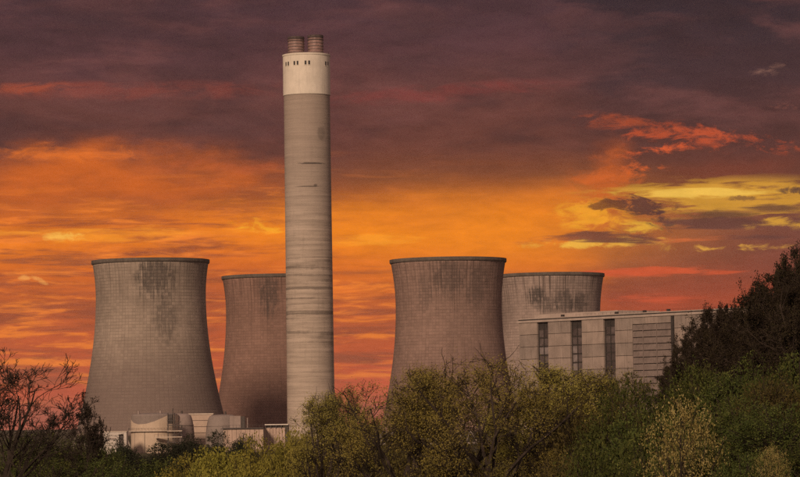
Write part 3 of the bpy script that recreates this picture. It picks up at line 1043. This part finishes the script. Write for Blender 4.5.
def service_block():
    d = PD - 25
    x0, x1 = pxx(223.0, d), pxx(263.5, d)
    t = empty('service_block', ((x0 + x1) / 2, d, 0))
    tag(t, 'low pinkish concrete block with a rooftop hut left of the chimney', 'plant building')
    hw = (x1 - x0) / 2
    zt = pz(243, 429.0, d)
    MB().box(-hw + 0.2, hw, 0.35, 14, -0.3, zt).build('wall', mauve, t)
    n = 9
    for i in range(n):
        a, b = -hw + 2 * hw * i / n, -hw + 2 * hw * (i + 1) / n
        MB().cbox(a + 0.06, b - 0.06, 0.0, 0.348, 0, zt - 0.4, 0.06).build('wall_panel', pinkc, t)
    r = MB().box(-hw - 0.4, hw, -0.5, 14.4, zt + 0.003, zt + 0.55).build('roof', steel, t)
    hx0, hx1 = pxx(229.5, d) - t.location.x, pxx(240.5, d) - t.location.x
    zh = pz(236, 416.0, d)
    h = MB().box(hx0, hx1, 3, 9, zt + 0.56, zh).build('rooftop_hut', mauve, t)
    MB().box(hx1 + 0.003, hx1 + 1.9, 3.4, 8.6, zt + 0.56, zh - 0.3).build('hut_dark_end', steel, h)  # dark box along the right end of the hut
    hr = MB()
    xx = -hw
    while xx <= hw:
        hr.bar((xx, 0, zt + 0.5), (xx, 0, zt + 1.8), 0.07, 4)
        xx += 1.6
    hr.bar((-hw, 0, zt + 1.8), (hw, 0, zt + 1.8), 0.08, 4)
    hr.build('handrail', steel, r)
    MB().bar((hx1 + 3.2, 4, zt + 0.5), (hx1 + 3.2, 4, zh - 1.0), 0.25, 8).build('exhaust_stack', mauve, t)


service_block()


def conveyor_house():
    d = PD - 12
    x0, x1 = pxx(263.8, d), pxx(288.4, d)
    t = empty('conveyor_house', ((x0 + x1) / 2, d, 0))
    tag(t, 'low panelled house with a white roof beam at the chimney foot', 'plant building')
    hw = (x1 - x0) / 2
    zt = pz(276, 428.0, d)
    MB().box(-hw, hw - 1.6, 0.35, 12, -0.3, zt).build('wall', mauve, t)
    n = 7
    for i in range(n):
        a, b = -hw + (2 * hw - 1.6) * i / n, -hw + (2 * hw - 1.6) * (i + 1) / n
        MB().cbox(a + 0.06, b - 0.06, 0.0, 0.348, 0, zt - 0.1, 0.06).build('wall_panel', pinkc, t)
    zb = pz(276, 424.2, d)
    MB().box(-hw + 0.5, hw, -0.6, 11, zb - 0.5, zb).build('roof_beam', pale_mat, t)
    MB().box(-hw + 0.8, hw - 0.4, 1.0, 10, zt + 0.003, zb - 0.503).build('shaded_void', steel, t)  # dark block stands in for the shaded void under the beam
    for i in range(5):
        xq = -hw + 0.9 + (2 * hw - 1.8) * i / 4
        MB().box(xq - 0.12, xq + 0.12, -0.4, -0.1, zt - 0.3, zb - 0.503).build('beam_post', steel, t)
    MB().box(hw - 1.55, hw, 0.2, 10, -0.3, zb - 0.503).build('end_duct', steel, t)


conveyor_house()


# ================================================================== vegetation
def leaf_material(name, cols, trans=0.3):
    m = bpy.data.materials.new(name)
    m.use_nodes = True
    t = m.node_tree
    t.nodes.clear()
    n = NT(t)
    out = n.n('ShaderNodeOutputMaterial')
    geo = n.n('ShaderNodeNewGeometry')
    oi = n.n('ShaderNodeObjectInfo')
    r = geo.outputs['Random Per Island']
    tcn = n.n('ShaderNodeTexCoord')
    clump = n.noise(tcn.outputs['Object'], 0.8, 3, 0.6)
    f = n.m('ADD', n.mul(r, 0.55), n.mul(n.smooth(clump, 0.3, 0.7), 0.45), clamp=True)
    k = len(cols) - 1
    c = n.ramp(f, [(i / k, (*q, 1.0)) for i, q in enumerate(cols)])
    hsv = n.n('ShaderNodeHueSaturation')
    n.put(hsv.inputs['Color'], c)
    n.put(hsv.inputs['Hue'], n.add(0.488, n.mul(oi.outputs['Random'], 0.024)))
    n.put(hsv.inputs['Value'], n.add(0.8, n.mul(oi.outputs['Random'], 0.4)))
    d = n.n('ShaderNodeBsdfDiffuse')
    tr = n.n('ShaderNodeBsdfTranslucent')
    n.put(d.inputs[0], hsv.outputs[0])
    n.put(tr.inputs[0], hsv.outputs[0])
    mx = n.n('ShaderNodeMixShader')
    mx.inputs[0].default_value = trans
    t.links.new(d.outputs[0], mx.inputs[1])
    t.links.new(tr.outputs[0], mx.inputs[2])
    t.links.new(mx.outputs[0], out.inputs[0])
    return m


bark_dark = plain('bark_dark', (0.040, 0.030, 0.024), 0.95, 0.35, 2.0, 0, 0, 0.1)
bark_brown = plain('bark_brown', (0.038, 0.028, 0.022), 0.95, 0.35, 2.0, 0, 0, 0.1)  # darkened: shade of the wooded bank is put into the bark colour
bark_pale = plain('bark_pale', (0.105, 0.080, 0.060), 0.95, 0.35, 2.0, 0, 0, 0.1)
leaf_olive = leaf_material('leaves_olive', [(0.190, 0.164, 0.046), (0.280, 0.234, 0.060), (0.370, 0.300, 0.080)], 0.2)
leaf_gold = leaf_material('leaves_yellow_green', [(0.125, 0.118, 0.026), (0.215, 0.188, 0.038), (0.310, 0.258, 0.056)], 0.2)  # lightened: sunlight on the bushes is put into the leaf colour
leaf_green = leaf_material('leaves_dark_green', [(0.034, 0.046, 0.017), (0.070, 0.084, 0.024), (0.135, 0.138, 0.038)], 0.2)
leaf_ever = leaf_material('needles_blackish_green', [(0.020, 0.026, 0.016), (0.032, 0.038, 0.022), (0.046, 0.050, 0.028)], 0.15)
leaf_rust = leaf_material('leaves_rusty_brown', [(0.024, 0.018, 0.014), (0.036, 0.027, 0.018), (0.050, 0.042, 0.020)], 0.15)  # very dark, with the wooded bank's shade put into the colour
leaf_brown = leaf_material('leaves_olive_brown', [(0.060, 0.052, 0.020), (0.095, 0.078, 0.028), (0.135, 0.110, 0.036)], 0.2)
leaf_pale = leaf_material('blossom_pale_yellow', [(0.16, 0.125, 0.04), (0.30, 0.235, 0.08), (0.46, 0.38, 0.17)], 0.2)


def fast_mesh(name, verts, nper):
    """faces of nper consecutive vertices each"""
    nv = len(verts)
    nf = nv // nper
    me = bpy.data.meshes.new(name)
    me.vertices.add(nv)
    me.vertices.foreach_set('co', np.ascontiguousarray(verts, dtype=np.float32).ravel())
    me.loops.add(nv)
    me.loops.foreach_set('vertex_index', np.arange(nv, dtype=np.int32))
    me.polygons.add(nf)
    me.polygons.foreach_set('loop_start', np.arange(0, nv, nper, dtype=np.int32))
    me.update(calc_edges=True)
    return me


def unit(a):
    return a / np.maximum(np.linalg.norm(a, axis=-1, keepdims=True), 1e-9)


def tubes_mesh(name, segs, k=4):
    """segs: array (n, 8): p0, p1, r0, r1"""
    s = np.asarray(segs)
    p0, p1, r0, r1 = s[:, 0:3], s[:, 3:6], s[:, 6:7], s[:, 7:8]
    d = unit(p1 - p0)
    ref = np.where(np.abs(d[:, 2:3]) > 0.9, np.array([[1.0, 0, 0]]), np.array([[0, 0, 1.0]]))
    a = unit(np.cross(d, ref))
    b = np.cross(d, a)
    faces = []
    for i in range(k):
        t0, t1 = 2 * math.pi * i / k, 2 * math.pi * (i + 1) / k
        e0 = a * math.cos(t0) + b * math.sin(t0)
        e1 = a * math.cos(t1) + b * math.sin(t1)
        faces.append(np.stack([p0 + e0 * r0, p0 + e1 * r0, p1 + e1 * r1, p1 + e0 * r1], 1))
    return fast_mesh(name, np.concatenate(faces, 0).reshape(-1, 3), 4)


def leaves_mesh(name, rng, pos, size, aspect, nrm=None, along=None):
    """one small four-cornered leaf at each position"""
    n = len(pos)
    L = unit(rng.normal(size=(n, 3)) + (along * 1.2 if along is not None else 0))
    if nrm is None:
        nrm = rng.normal(size=(n, 3))
        nrm[:, 2] += 0.6
    w = unit(np.cross(nrm, L))
    s = size * rng.uniform(0.45, 1.6, (n, 1))
    h = L * s * 0.5
    ww = w * s * aspect * 0.5
    v = np.stack([pos - h, pos + ww, pos + h, pos - ww], 1).reshape(-1, 3)
    return fast_mesh(name, v, 4)


def skeleton(seed, stems, levels, n_child, angle, ratio, nseg, wig, trop, rmin=0.012, rfac=0.62, start=0.25, env=None):
    rng = np.random.default_rng(seed)
    segs, twigs = [], []

    def rec(p, d, L, r, lev):
        n = nseg[lev]
        kids = n_child[lev] if lev < levels else 0
        ts = sorted(rng.uniform(start if lev == 0 else 0.2, 1.0, kids)) if kids else []
        ki = 0
        r_end = r * (0.30 if lev < levels else 0.5)
        for i in range(n):
            t1 = (i + 1) / n
            d = unit(d + rng.normal(size=3) * wig[lev] + np.array([0, 0, trop[lev]]))
            q = p + d * (L / n)
            if env is not None and lev >= 2 and float((((q - env[0]) / env[1]) ** 2).sum()) > rng.uniform(0.86, 1.06):
                break
            ra = max(rmin, r + (r_end - r) * (i / n))
            rb = max(rmin * 0.8, r + (r_end - r) * t1)
            segs.append((*p, *q, ra, rb))
            while ki < kids and ts[ki] <= t1:
                ax = unit(np.cross(d, rng.normal(size=3)))
                an = math.radians(angle[lev] * rng.uniform(0.65, 1.35))
                cd = d * math.cos(an) + np.cross(ax, d) * math.sin(an)
                rec(p + (q - p) * rng.uniform(0.3, 1.0), unit(cd), L * ratio[lev] * rng.uniform(0.7, 1.25) * (1.15 - 0.45 * ts[ki]), rb * rfac, lev + 1)
                ki += 1
            p = q
            if lev >= levels - 1:
                twigs.append((*p, *d, lev))
    for (p, d, L, r) in stems:
        rec(np.array(p, float), unit(np.array(d, float)), L, r, 0)
    return np.array(segs), np.array(twigs), rng


def finish_variant(wood, crown, bark, leafm):
    z = np.empty(len(wood.vertices) * 3, np.float32)
    wood.vertices.foreach_get('co', z)
    z = z.reshape(-1, 3)
    if crown is not None:
        c = np.empty(len(crown.vertices) * 3, np.float32)
        crown.vertices.foreach_get('co', c)
        z = np.concatenate([z, c.reshape(-1, 3)])
    top = float(np.percentile(z[:, 2], 99.7))
    up = z[z[:, 2] > 0.35 * top]
    wid = float(np.percentile(up[:, 0], 98.5) - np.percentile(up[:, 0], 1.5) + np.percentile(up[:, 1], 98.5) - np.percentile(up[:, 1], 1.5)) / 2
    wood.materials.append(bark)
    if crown is not None:
        crown.materials.append(leafm)
    return dict(wood=wood, crown=crown, h=top, w=wid)


def trunk_segs(path, r0, r1):
    out = []
    n = len(path) - 1
    for i in range(n):
        out.append((*path[i], *path[i + 1], r0 + (r1 - r0) * i / n, r0 + (r1 - r0) * (i + 1) / n))
    return out


def willow(seed, leafm, bark, leaf_n=5, leaf=0.105, H=16.0, spread=4.0):
    """short trunk, a fan of bare dark limbs, and young leaves only on the outer twigs"""
    r = random.Random(seed)
    path = [(0, 0, -0.3), (r.uniform(-.1, .1), r.uniform(-.1, .1), 2.5), (r.uniform(-.3, .3), r.uniform(-.3, .3), 5.0), (r.uniform(-.4, .4), r.uniform(-.4, .4), 7.0)]
    raw = trunk_segs(path, 0.34, 0.24)
    stems = []
    nl = 12
    EC, ER = np.array([0, 0, 9.0]), np.array([4.6, 4.6, 7.0])
    for i in range(nl):
        a = 2.399 * i + r.uniform(-0.5, 0.5)
        q = (i + 0.5) / nl
        tilt = math.radians(6 + 50 * q)
        z0 = 7.0 - 3.4 * q * r.uniform(0.5, 1.0)
        f = z0 / 7.0
        o = np.array([path[3][0] * f, path[3][1] * f, z0])
        dv = np.array([math.sin(tilt) * math.cos(a), math.sin(tilt) * math.sin(a), math.cos(tilt)])
        # length of the limb: to just inside the dome of the crown
        oo, dd = (o - EC) / ER, dv / ER
        qa, qb, qc = dd @ dd, 2 * oo @ dd, oo @ oo - 1
        L = 0.90 * (-qb + math.sqrt(max(0.0, qb * qb - 4 * qa * qc))) / (2 * qa)
        stems.append((tuple(o), tuple(dv), L, 0.15))
    segs, tw, rng = skeleton(seed, stems, 4, (7, 4, 4, 3), (38, 40, 42, 44), (0.32, 0.60, 0.62, 0.62), (8, 5, 4, 3, 3),
                             (0.13, 0.15, 0.17, 0.2, 0.22), (0.05, 0.05, 0.04, 0.05, 0.05), 0.013, 0.63, 0.40, (EC, ER))
    wood = tubes_mesh('trunk', np.array(raw + [tuple(x) for x in segs]), 4)
    top = tw[:, 2].max()
    q = (tw[:, :3] - np.array([0, 0, 0.40 * top])) / np.array([np.abs(tw[:, 0]).max(), np.abs(tw[:, 1]).max(), 0.60 * top])
    e = np.linalg.norm(q, axis=1)
    tw = tw[(rng.uniform(size=len(tw)) < np.clip((e - 0.55) / 0.32, 0.03, 0.58))]
    p = np.repeat(tw[:, :3], leaf_n, 0)
    d = np.repeat(tw[:, 3:6], leaf_n, 0)
    p = p + rng.normal(size=p.shape) * 0.24
    crown = leaves_mesh('crown', rng, p, leaf, 0.40, rng.normal(size=p.shape), d + np.array([0, 0, 0.35]))
    return finish_variant(wood, crown, bark, leafm)


def bare_tree(seed, bark, leafm=None, leaf_n=2, leaf=0.12, dens=4, k=1, wide=0.4, H=6.0, trop=0.05, rmin=0.016):
    r = random.Random(seed)
    stems = []
    for i in range(k):
        a = 2 * math.pi * (i + r.random()) / k
        t = r.uniform(0.05, 0.2) if k == 1 else r.uniform(0.15, 0.35)
        stems.append(((0.2 * math.cos(a) * (k > 1), 0.2 * math.sin(a) * (k > 1), -0.3), (t * math.cos(a), t * math.sin(a), 1), H * r.uniform(0.9, 1.1), 0.20))
    segs, tw, rng = skeleton(seed, stems, 4, (9, 5, dens, dens), (48, 42, 38, 36), (wide, 0.58, 0.56, 0.6), (8, 5, 4, 3, 3),
                             (0.07, 0.15, 0.19, 0.22, 0.22), (0.03, trop, trop * 1.5, trop * 1.6, trop), rmin, 0.58, 0.3)
    wood = tubes_mesh('trunk', segs, 3)
    crown = None
    if leafm is not None:
        p = np.repeat(tw[:, :3], leaf_n, 0)
        p = p + rng.normal(size=p.shape) * 0.10
        crown = leaves_mesh('crown', rng, p, leaf, 0.5)
    return finish_variant(wood, crown, bark, leafm)


def bush(seed, leafm, bark, n_lobe=9, n_spray=1500, per=12, leaf=0.11, shoot=0.35, H=5.0, Wd=5.0, upright=0.5, fill=0.25, n_stem=260):
    """many leafy shoots spread over and through a heap of uneven lobes, on a fan of stems"""
    rng = np.random.default_rng(seed)
    lobes = []
    for i in range(n_lobe):
        a = rng.uniform(0, 2 * math.pi)
        q = rng.uniform(0, 1) ** 0.6
        zc = H * rng.uniform(0.25, 0.78) * (1 - 0.35 * q)
        R = np.array([Wd * rng.uniform(0.17, 0.30), Wd * rng.uniform(0.17, 0.30), H * rng.uniform(0.14, 0.24)])
        lobes.append((np.array([Wd * 0.34 * q * math.cos(a), Wd * 0.34 * q * math.sin(a), zc]), R))
    lobes.append((np.array([0, 0, H * 0.30]), np.array([Wd * 0.42, Wd * 0.42, H * 0.33])))
    w = np.array([l[1].prod() ** 0.62 for l in lobes])
    idx = rng.choice(len(lobes), n_spray, p=w / w.sum())
    C = np.array([l[0] for l in lobes])[idx]
    R = np.array([l[1] for l in lobes])[idx]
    d = unit(rng.normal(size=(n_spray, 3)) + np.array([0, 0, 0.25]))
    bumpy = np.array([mnoise.noise(Vector(x * 2.3) + Vector((seed, 0, 0))) for x in d * 1.0 + C * 0.7])
    rad = np.where(rng.uniform(size=n_spray) < fill, rng.uniform(0.3, 0.95, n_spray), 1.0) * (1.0 + 0.28 * bumpy + rng.normal(size=n_spray) * 0.07)
    base = C + d * R * rad[:, None]
    base[:, 2] = np.maximum(base[:, 2], 0.1)
    sd = unit(d + np.array([0, 0, upright]) + rng.normal(size=d.shape) * 0.35)
    t = rng.uniform(0, 1, (n_spray, per, 1))
    sl = shoot * rng.uniform(0.5, 1.6, (n_spray, 1, 1))
    p = base[:, None, :] + sd[:, None, :] * t * sl + rng.normal(size=(n_spray, per, 3)) * leaf * 0.7
    along = np.repeat(sd, per, 0)
    crown = leaves_mesh('crown', rng, p.reshape(-1, 3), leaf, 0.45, None, along)
    segs = []
    pick = rng.choice(n_spray, min(n_spray, n_stem), replace=False)
    for i in pick:
        e = base[i] + sd[i] * shoot
        b0 = np.array([rng.normal() * 0.25, rng.normal() * 0.25, -0.3])
        m = b0 + (e - b0) * 0.5 + np.array([0, 0, 0.12 * H]) + rng.normal(size=3) * 0.15
        segs.append((*b0, *m, 0.05, 0.03))
        segs.append((*m, *e, 0.03, 0.012))
    wood = tubes_mesh('trunk', np.array(segs), 4)
    return finish_variant(wood, crown, bark, leafm)


VAR = {}

VAR['willow'] = [willow(11, leaf_olive, bark_dark), willow(12, leaf_olive, bark_dark), willow(13, leaf_olive, bark_dark)]
VAR['willow_thin'] = [willow(21, leaf_olive, bark_dark, 4, 0.105), willow(22, leaf_olive, bark_dark, 2, 0.105)]
def spreading_tree():
    raw = trunk_segs([(-0.2, 0, -0.3), (0, 0, 3), (-0.1, 0.1, 6), (0.05, 0, 8.4)], 0.32, 0.2)
    stems = []
    r = random.Random(4)
    for i in range(15):
        a = (0.0, math.pi, 0.5, -0.6, math.pi - 0.6, math.pi + 0.5)[i % 6] + r.uniform(-0.3, 0.3)
        tilt = math.radians(6 + 74 * (i + 0.5) / 15)
        stems.append(((0, 0, 8.6 - 1.6 * i / 15), (math.sin(tilt) * math.cos(a), math.sin(tilt) * math.sin(a), math.cos(tilt)),
                      5.6 - 1.5 * i / 15, 0.12))
    segs, tw, rng = skeleton(37, stems, 4, (5, 4, 4, 4), (36, 40, 40, 40), (0.50, 0.58, 0.6, 0.66), (7, 5, 4, 3, 3),
                             (0.09, 0.14, 0.17, 0.20, 0.22), (0.05, 0.06, 0.08, 0.10, 0.08), 0.013, 0.60, 0.2)
    wood = tubes_mesh('trunk', np.array(raw + [tuple(x) for x in segs]), 3)
    crown = leaves_mesh('crown', rng, tw[::8, :3], 0.07, 0.5)
    return finish_variant(wood, crown, bark_dark, leaf_rust)


VAR['bare_big'] = [spreading_tree()]
VAR['slim'] = [bare_tree(33, bark_dark, leaf_rust, 1, 0.20, 4, 2, 0.42, 9.0, 0.07, 0.028)]
VAR['bank'] = [bare_tree(41, bark_brown, leaf_rust, 3, 0.12, 5, 2, 0.42, 8.0, 0.09), bare_tree(42, bark_brown, leaf_rust, 3, 0.12, 5, 2, 0.40, 8.0, 0.09),
               bare_tree(43, bark_brown, leaf_rust, 2, 0.11, 5, 2, 0.38, 8.0, 0.10), bare_tree(44, bark_brown, leaf_rust, 3, 0.12, 5, 2, 0.45, 8.0, 0.08)]
VAR['bank_pale'] = [bare_tree(46, bark_pale, leaf_rust, 4, 0.15, 4, 3, 0.34, 9.0, 0.10)]
VAR['green'] = [bush(51, leaf_green, bark_dark), bush(52, leaf_green, bark_dark, 11), bush(53, leaf_green, bark_dark, 8, 1500, 12, 0.12, 0.45)]
VAR['gold'] = [bush(61, leaf_gold, bark_brown, 10, 1500, 12, 0.13, 0.55, 5, 5, 1.0), bush(62, leaf_gold, bark_brown, 9, 1500, 12, 0.13, 0.55, 5, 5, 1.0)]
VAR['brown'] = [bush(65, leaf_brown, bark_brown, 10, 1400, 10, 0.12, 0.6, 5, 5, 0.8), bush(66, leaf_brown, bark_brown, 9, 1400, 10, 0.12, 0.6, 5, 5, 0.8)]
VAR['ever'] = [bush(71, leaf_ever, bark_dark, 8, 1300, 12, 0.14, 0.3, 6, 4, 0.6, 0.2), bush(72, leaf_ever, bark_dark, 7, 1300, 12, 0.14, 0.3, 6, 4, 0.6, 0.2)]
VAR['pale'] = [bush(81, leaf_pale, bark_brown, 12, 1300, 7, 0.075, 0.45, 5, 5, 0.5, 0.4, 60)]
COUNT = {}


def plant(kind, name, cat, px, py_top, D, w_px, label, group=None, rot=None, wfix=None):
    vs_ = VAR[kind]
    i = COUNT.get(kind, 0)
    COUNT[kind] = i + 1
    va = vs_[i % len(vs_)]
    d = ray(px, py_top)
    x = d.x * D
    z0 = gz(x, D) - 0.05
    h = CAM_H + d.z * D - z0
    sz = h / va['h']
    sx = w_px * D / FPX / va['w']
    if wfix:
        sx = sz * wfix
    e = empty(name, (x, D, z0), rot if rot is not None else (i * 2.399 + 0.7))
    e.scale = (sx, sx, sz)
    tag(e, label, cat, group)
    mesh_obj('trunk', va['wood'], None, e)
    if va['crown'] is not None:
        mesh_obj('crown', va['crown'], None, e)
    return e


# big bare tree at the left edge and the slim one against the tower
plant('bare_big', 'bare_tree', 'tree', 2, 357, 190, 172, 'large bare tree with fine black twigs at the left edge', None, 0.0)
plant('slim', 'slim_tree', 'tree', 87, 394, 430, 40, 'slim sparse tree silhouetted on the foot of the leftmost tower')

GV = 'green trees in the lower left corner'
for px, py, D, w, lab in (
        (14, 436, 520, 66, 'green leafy tree under the large bare tree'),
        (54, 434, 540, 66, 'green leafy tree left of the slim sparse tree'),
        (92, 435, 560, 56, 'rounded green tree directly below the slim sparse tree'),
        (40, 463, 400, 90, 'low green bush at the bottom edge under the bare tree'),
        (108, 460, 420, 80, 'low green bush at the bottom edge below the pump house'),
        (150, 460, 440, 76, 'low green bush at the bottom edge below the scooped tank')):
    plant('green', 'leafy_tree', 'tree', px, py, D, w, lab, GV)
GE = 'dark evergreens in front of the round tanks'
for px, py, D, w, lab in (
        (127, 441, 640, 32, 'dark evergreen in front of the pump house doorway'),
        (160, 444, 650, 44, 'dark evergreen before the seam of the scooped tank'),
        (186, 436, 660, 40, 'broad blackish evergreen below the lattice stair tower'),
        (214, 432, 680, 32, 'blackish evergreen below the dark round-shouldered vessel'),
        (237, 435, 700, 20, 'small dark evergreen before the low pinkish block'),
        (250, 437, 700, 18, 'smallest dark evergreen, under the rooftop hut, beside the yellow-green bushes')):
    plant('ever', 'evergreen_tree', 'tree', px, py, D, w, lab, GE)
GG = 'yellow-green bushes below the chimney'
for px, py, D, w, lab in (
        (188, 456, 350, 64, 'leftmost yellow-green bush, under the blackish evergreen'),
        (222, 449, 345, 66, 'yellow-green bush below the low pinkish block'),
        (255, 439, 340, 68, 'yellow-green bush below the panelled house with white beam'),
        (285, 433, 335, 66, 'yellow-green bush crowding the left side of the chimney foot'),
        (312, 436, 320, 66, 'yellow-green bush right under the chimney shaft'),
        (240, 466, 300, 90, 'low yellow-green bush at the bottom edge left of the chimney'),
        (305, 464, 290, 90, 'low yellow-green bush at the bottom edge below the chimney')):
    plant('gold', 'yellow_green_bush', 'bush', px, py, D, w, lab, GG)

GW = 'olive willows across the middle'
for px, py, D, w, lab in (
        (326, 395, 262, 68, 'olive willow covering the right edge of the chimney foot'),
        (350, 388, 268, 72, 'olive willow between chimney and lone mauve tower, red sky through it')):
    plant('willow_thin', 'willow_tree', 'tree', px, py, D, w, lab, GW)
for px, py, D, w, lab in (
        (402, 374, 226, 112, 'leftmost tall willow, at the left foot of the mauve tower'),
        (446, 365, 236, 116, 'tall willow left of centre before the mauve tower'),
        (497, 360, 222, 128, 'tallest dark-limbed willow at the right foot of the mauve tower'),
        (546, 367, 232, 108, 'tall willow before the left corner of the boiler house')):
    plant('willow', 'willow_tree', 'tree', px, py, D, w, lab, GW)
for px, py, D, w, lab in (
        (578, 373, 238, 92, 'thin willow under the second window strip of the boiler house'),
        (612, 371, 246, 90, 'thin willow under the third window strip of the boiler house')):
    plant('willow_thin', 'willow_tree', 'tree', px, py, D, w, lab, GW)

GU = 'olive-brown undergrowth below the willows'
for px, py, D, w, lab in (
        (345, 452, 290, 80, 'olive-brown bush below the gap with red sky'),
        (392, 436, 290, 86, 'olive-brown bush under the leftmost tall willow'),
        (440, 428, 300, 90, 'olive-brown bush under the willow left of centre'),
        (492, 428, 300, 90, 'olive-brown bush under the tallest willow'),
        (540, 424, 280, 90, 'olive-brown bush under the willow at the boiler house corner'),
        (575, 408, 225, 80, 'upper olive-brown bush where the willows meet the green thicket'),
        (560, 460, 190, 100, 'olive-brown bush at the bottom edge right of centre'),
        (420, 470, 200, 110, 'olive-brown bush at the bottom edge left of centre'),
        (490, 470, 195, 110, 'olive-brown bush at the bottom edge in the centre')):
    plant('brown', 'brown_bush', 'bush', px, py, D, w, lab, GU)

GR = 'dark green thicket on the right'
for px, py, D, w, lab in (
        (640, 380, 215, 80, 'green bush under the louvred bay of the boiler house'),
        (612, 396, 200, 90, 'dark green bush at the left end of the green thicket'),
        (676, 372, 215, 84, 'green bush at the left foot of the wooded bank'),
        (712, 366, 200, 84, 'green bush under the pale trunks of the bank'),
        (748, 356, 190, 90, 'tall green bush halfway up the wooded bank'),
        (790, 352, 180, 96, 'highest green bush of the thicket, at the right edge'),
        (648, 412, 180, 96, 'dark green bush left of the large pale shrub'),
        (736, 398, 165, 90, 'green bush right of the large pale shrub'),
        (782, 404, 160, 90, 'dark green bush at the right edge below the highest one'),
        (600, 440, 165, 96, 'dark green bush at the bottom, left end of the thicket'),
        (655, 447, 150, 90, 'dark green bush at the bottom under the left side of the large pale shrub'),
        (712, 436, 145, 96, 'dark green bush at the bottom right under the large pale shrub'),
        (745, 452, 130, 80, 'low green bush at the bottom left of the small pale shrub'),
        (798, 442, 135, 70, 'dark green bush in the bottom right corner')):
    plant('green', 'thicket_bush', 'bush', px, py, D, w, lab, GR)
for px, py, D, w, lab in (
        (626, 405, 205, 60, 'golden-brown bush poking out of the left part of the green thicket'),
        (700, 424, 150, 50, 'golden-brown bush between the large pale shrub and the bottom edge'),
        (765, 378, 175, 60, 'golden-brown bush under the highest green bush on the right')):
    plant('brown', 'golden_bush', 'bush', px, py, D, w, lab, 'golden-brown bushes in the green thicket')
plant('pale', 'pale_shrub', 'bush', 681, 394, 140, 74, 'large pale yellow flowering shrub amid the dark green thicket', 'pale flowering shrubs')
plant('pale', 'pale_shrub', 'bush', 771, 444, 112, 36, 'small pale yellow flowering shrub near the bottom right corner', 'pale flowering shrubs')

GB = 'bare brown trees on the wooded bank'
names = ['at the low left end of the bank beside the boiler house', 'second from the low end of the bank skyline',
         'third from the low end of the bank skyline', 'fourth from the low end of the bank skyline',
         'with spiky top, fifth from the low end of the bank skyline', 'sixth from the low end of the bank skyline',
         'seventh from the low end of the bank skyline', 'eighth from the low end of the bank skyline',
         'ninth from the low end of the bank skyline', 'tenth from the low end of the bank skyline',
         'highest on the bank skyline, cut by the right edge']
sky_pts = [(660, 367, 440), (674, 353, 410), (688, 340, 375), (701, 329, 345), (714, 313, 318), (727, 305, 298), (741, 297, 275),
           (756, 286, 252), (771, 272, 230), (786, 259, 206), (801, 247, 186)]
for (px, py, D), nm in zip(sky_pts, names):
    plant('bank', 'bank_tree', 'tree', px + 8, py, D, 34 + 52 * (440 - D) / 254, 'bare brown tree ' + nm, GB)
low = [(684, 352, 340, 'lower bare tree behind the green bush at the left foot of the bank'),
       (706, 337, 305, 'lower bare tree left of the pale trunks on the bank'),
       (724, 336, 270, 'lower bare tree with pale upright trunks on the bank'),
       (746, 328, 245, 'lower bare tree above the tall green bush on the bank'),
       (766, 312, 222, 'lower bare tree high on the bank, below the ninth skyline tree'),
       (786, 300, 202, 'lower bare tree high on the bank near the right edge'),
       (802, 290, 186, 'lower bare tree on the bank cut by the right edge'),
       (762, 345, 215, 'lowest bare tree of the bank, behind the tall green bush'),
       (790, 330, 195, 'lowest bare tree of the bank beside the right edge')]
for px, py, D, lab in low:
    plant('bank_pale' if 'pale upright' in lab else 'bank', 'bank_tree', 'tree', px, py, D, 40 + 50 * (330 - D) / 144, lab, GB)
mid = [(721, 311, 305, 'slender bare tree in the skyline gap beside the spiky one'),
       (749, 293, 262, 'slender bare tree in the skyline gap before the eighth skyline tree'),
       (764, 281, 240, 'slender bare tree in the skyline gap before the ninth skyline tree'),
       (779, 268, 217, 'slender bare tree in the skyline gap before the tenth skyline tree'),
       (793, 256, 197, 'slender bare tree in the last skyline gap before the right edge')]
for px, py, D, lab in mid:
    plant('bank', 'bank_tree', 'tree', px + 7, py, D, 62, lab, GB)


# ------------------------------------------------------------------ evening haze
def haze():
    m = bpy.data.materials.new('evening_haze')
    m.use_nodes = True
    t = m.node_tree
    t.nodes.clear()
    out = t.nodes.new('ShaderNodeOutputMaterial')
    v = t.nodes.new('ShaderNodeVolumePrincipled')
    v.inputs['Color'].default_value = (0.95, 0.80, 0.72, 1)
    v.inputs['Density'].default_value = 0.000025
    v.inputs['Anisotropy'].default_value = 0.2
    t.links.new(v.outputs[0], out.inputs['Volume'])
    o = MB().box(-31000, 31000, -21000, 37000, -2.5, 216).build('haze', m)
    tag(o, kind='stuff')


haze()
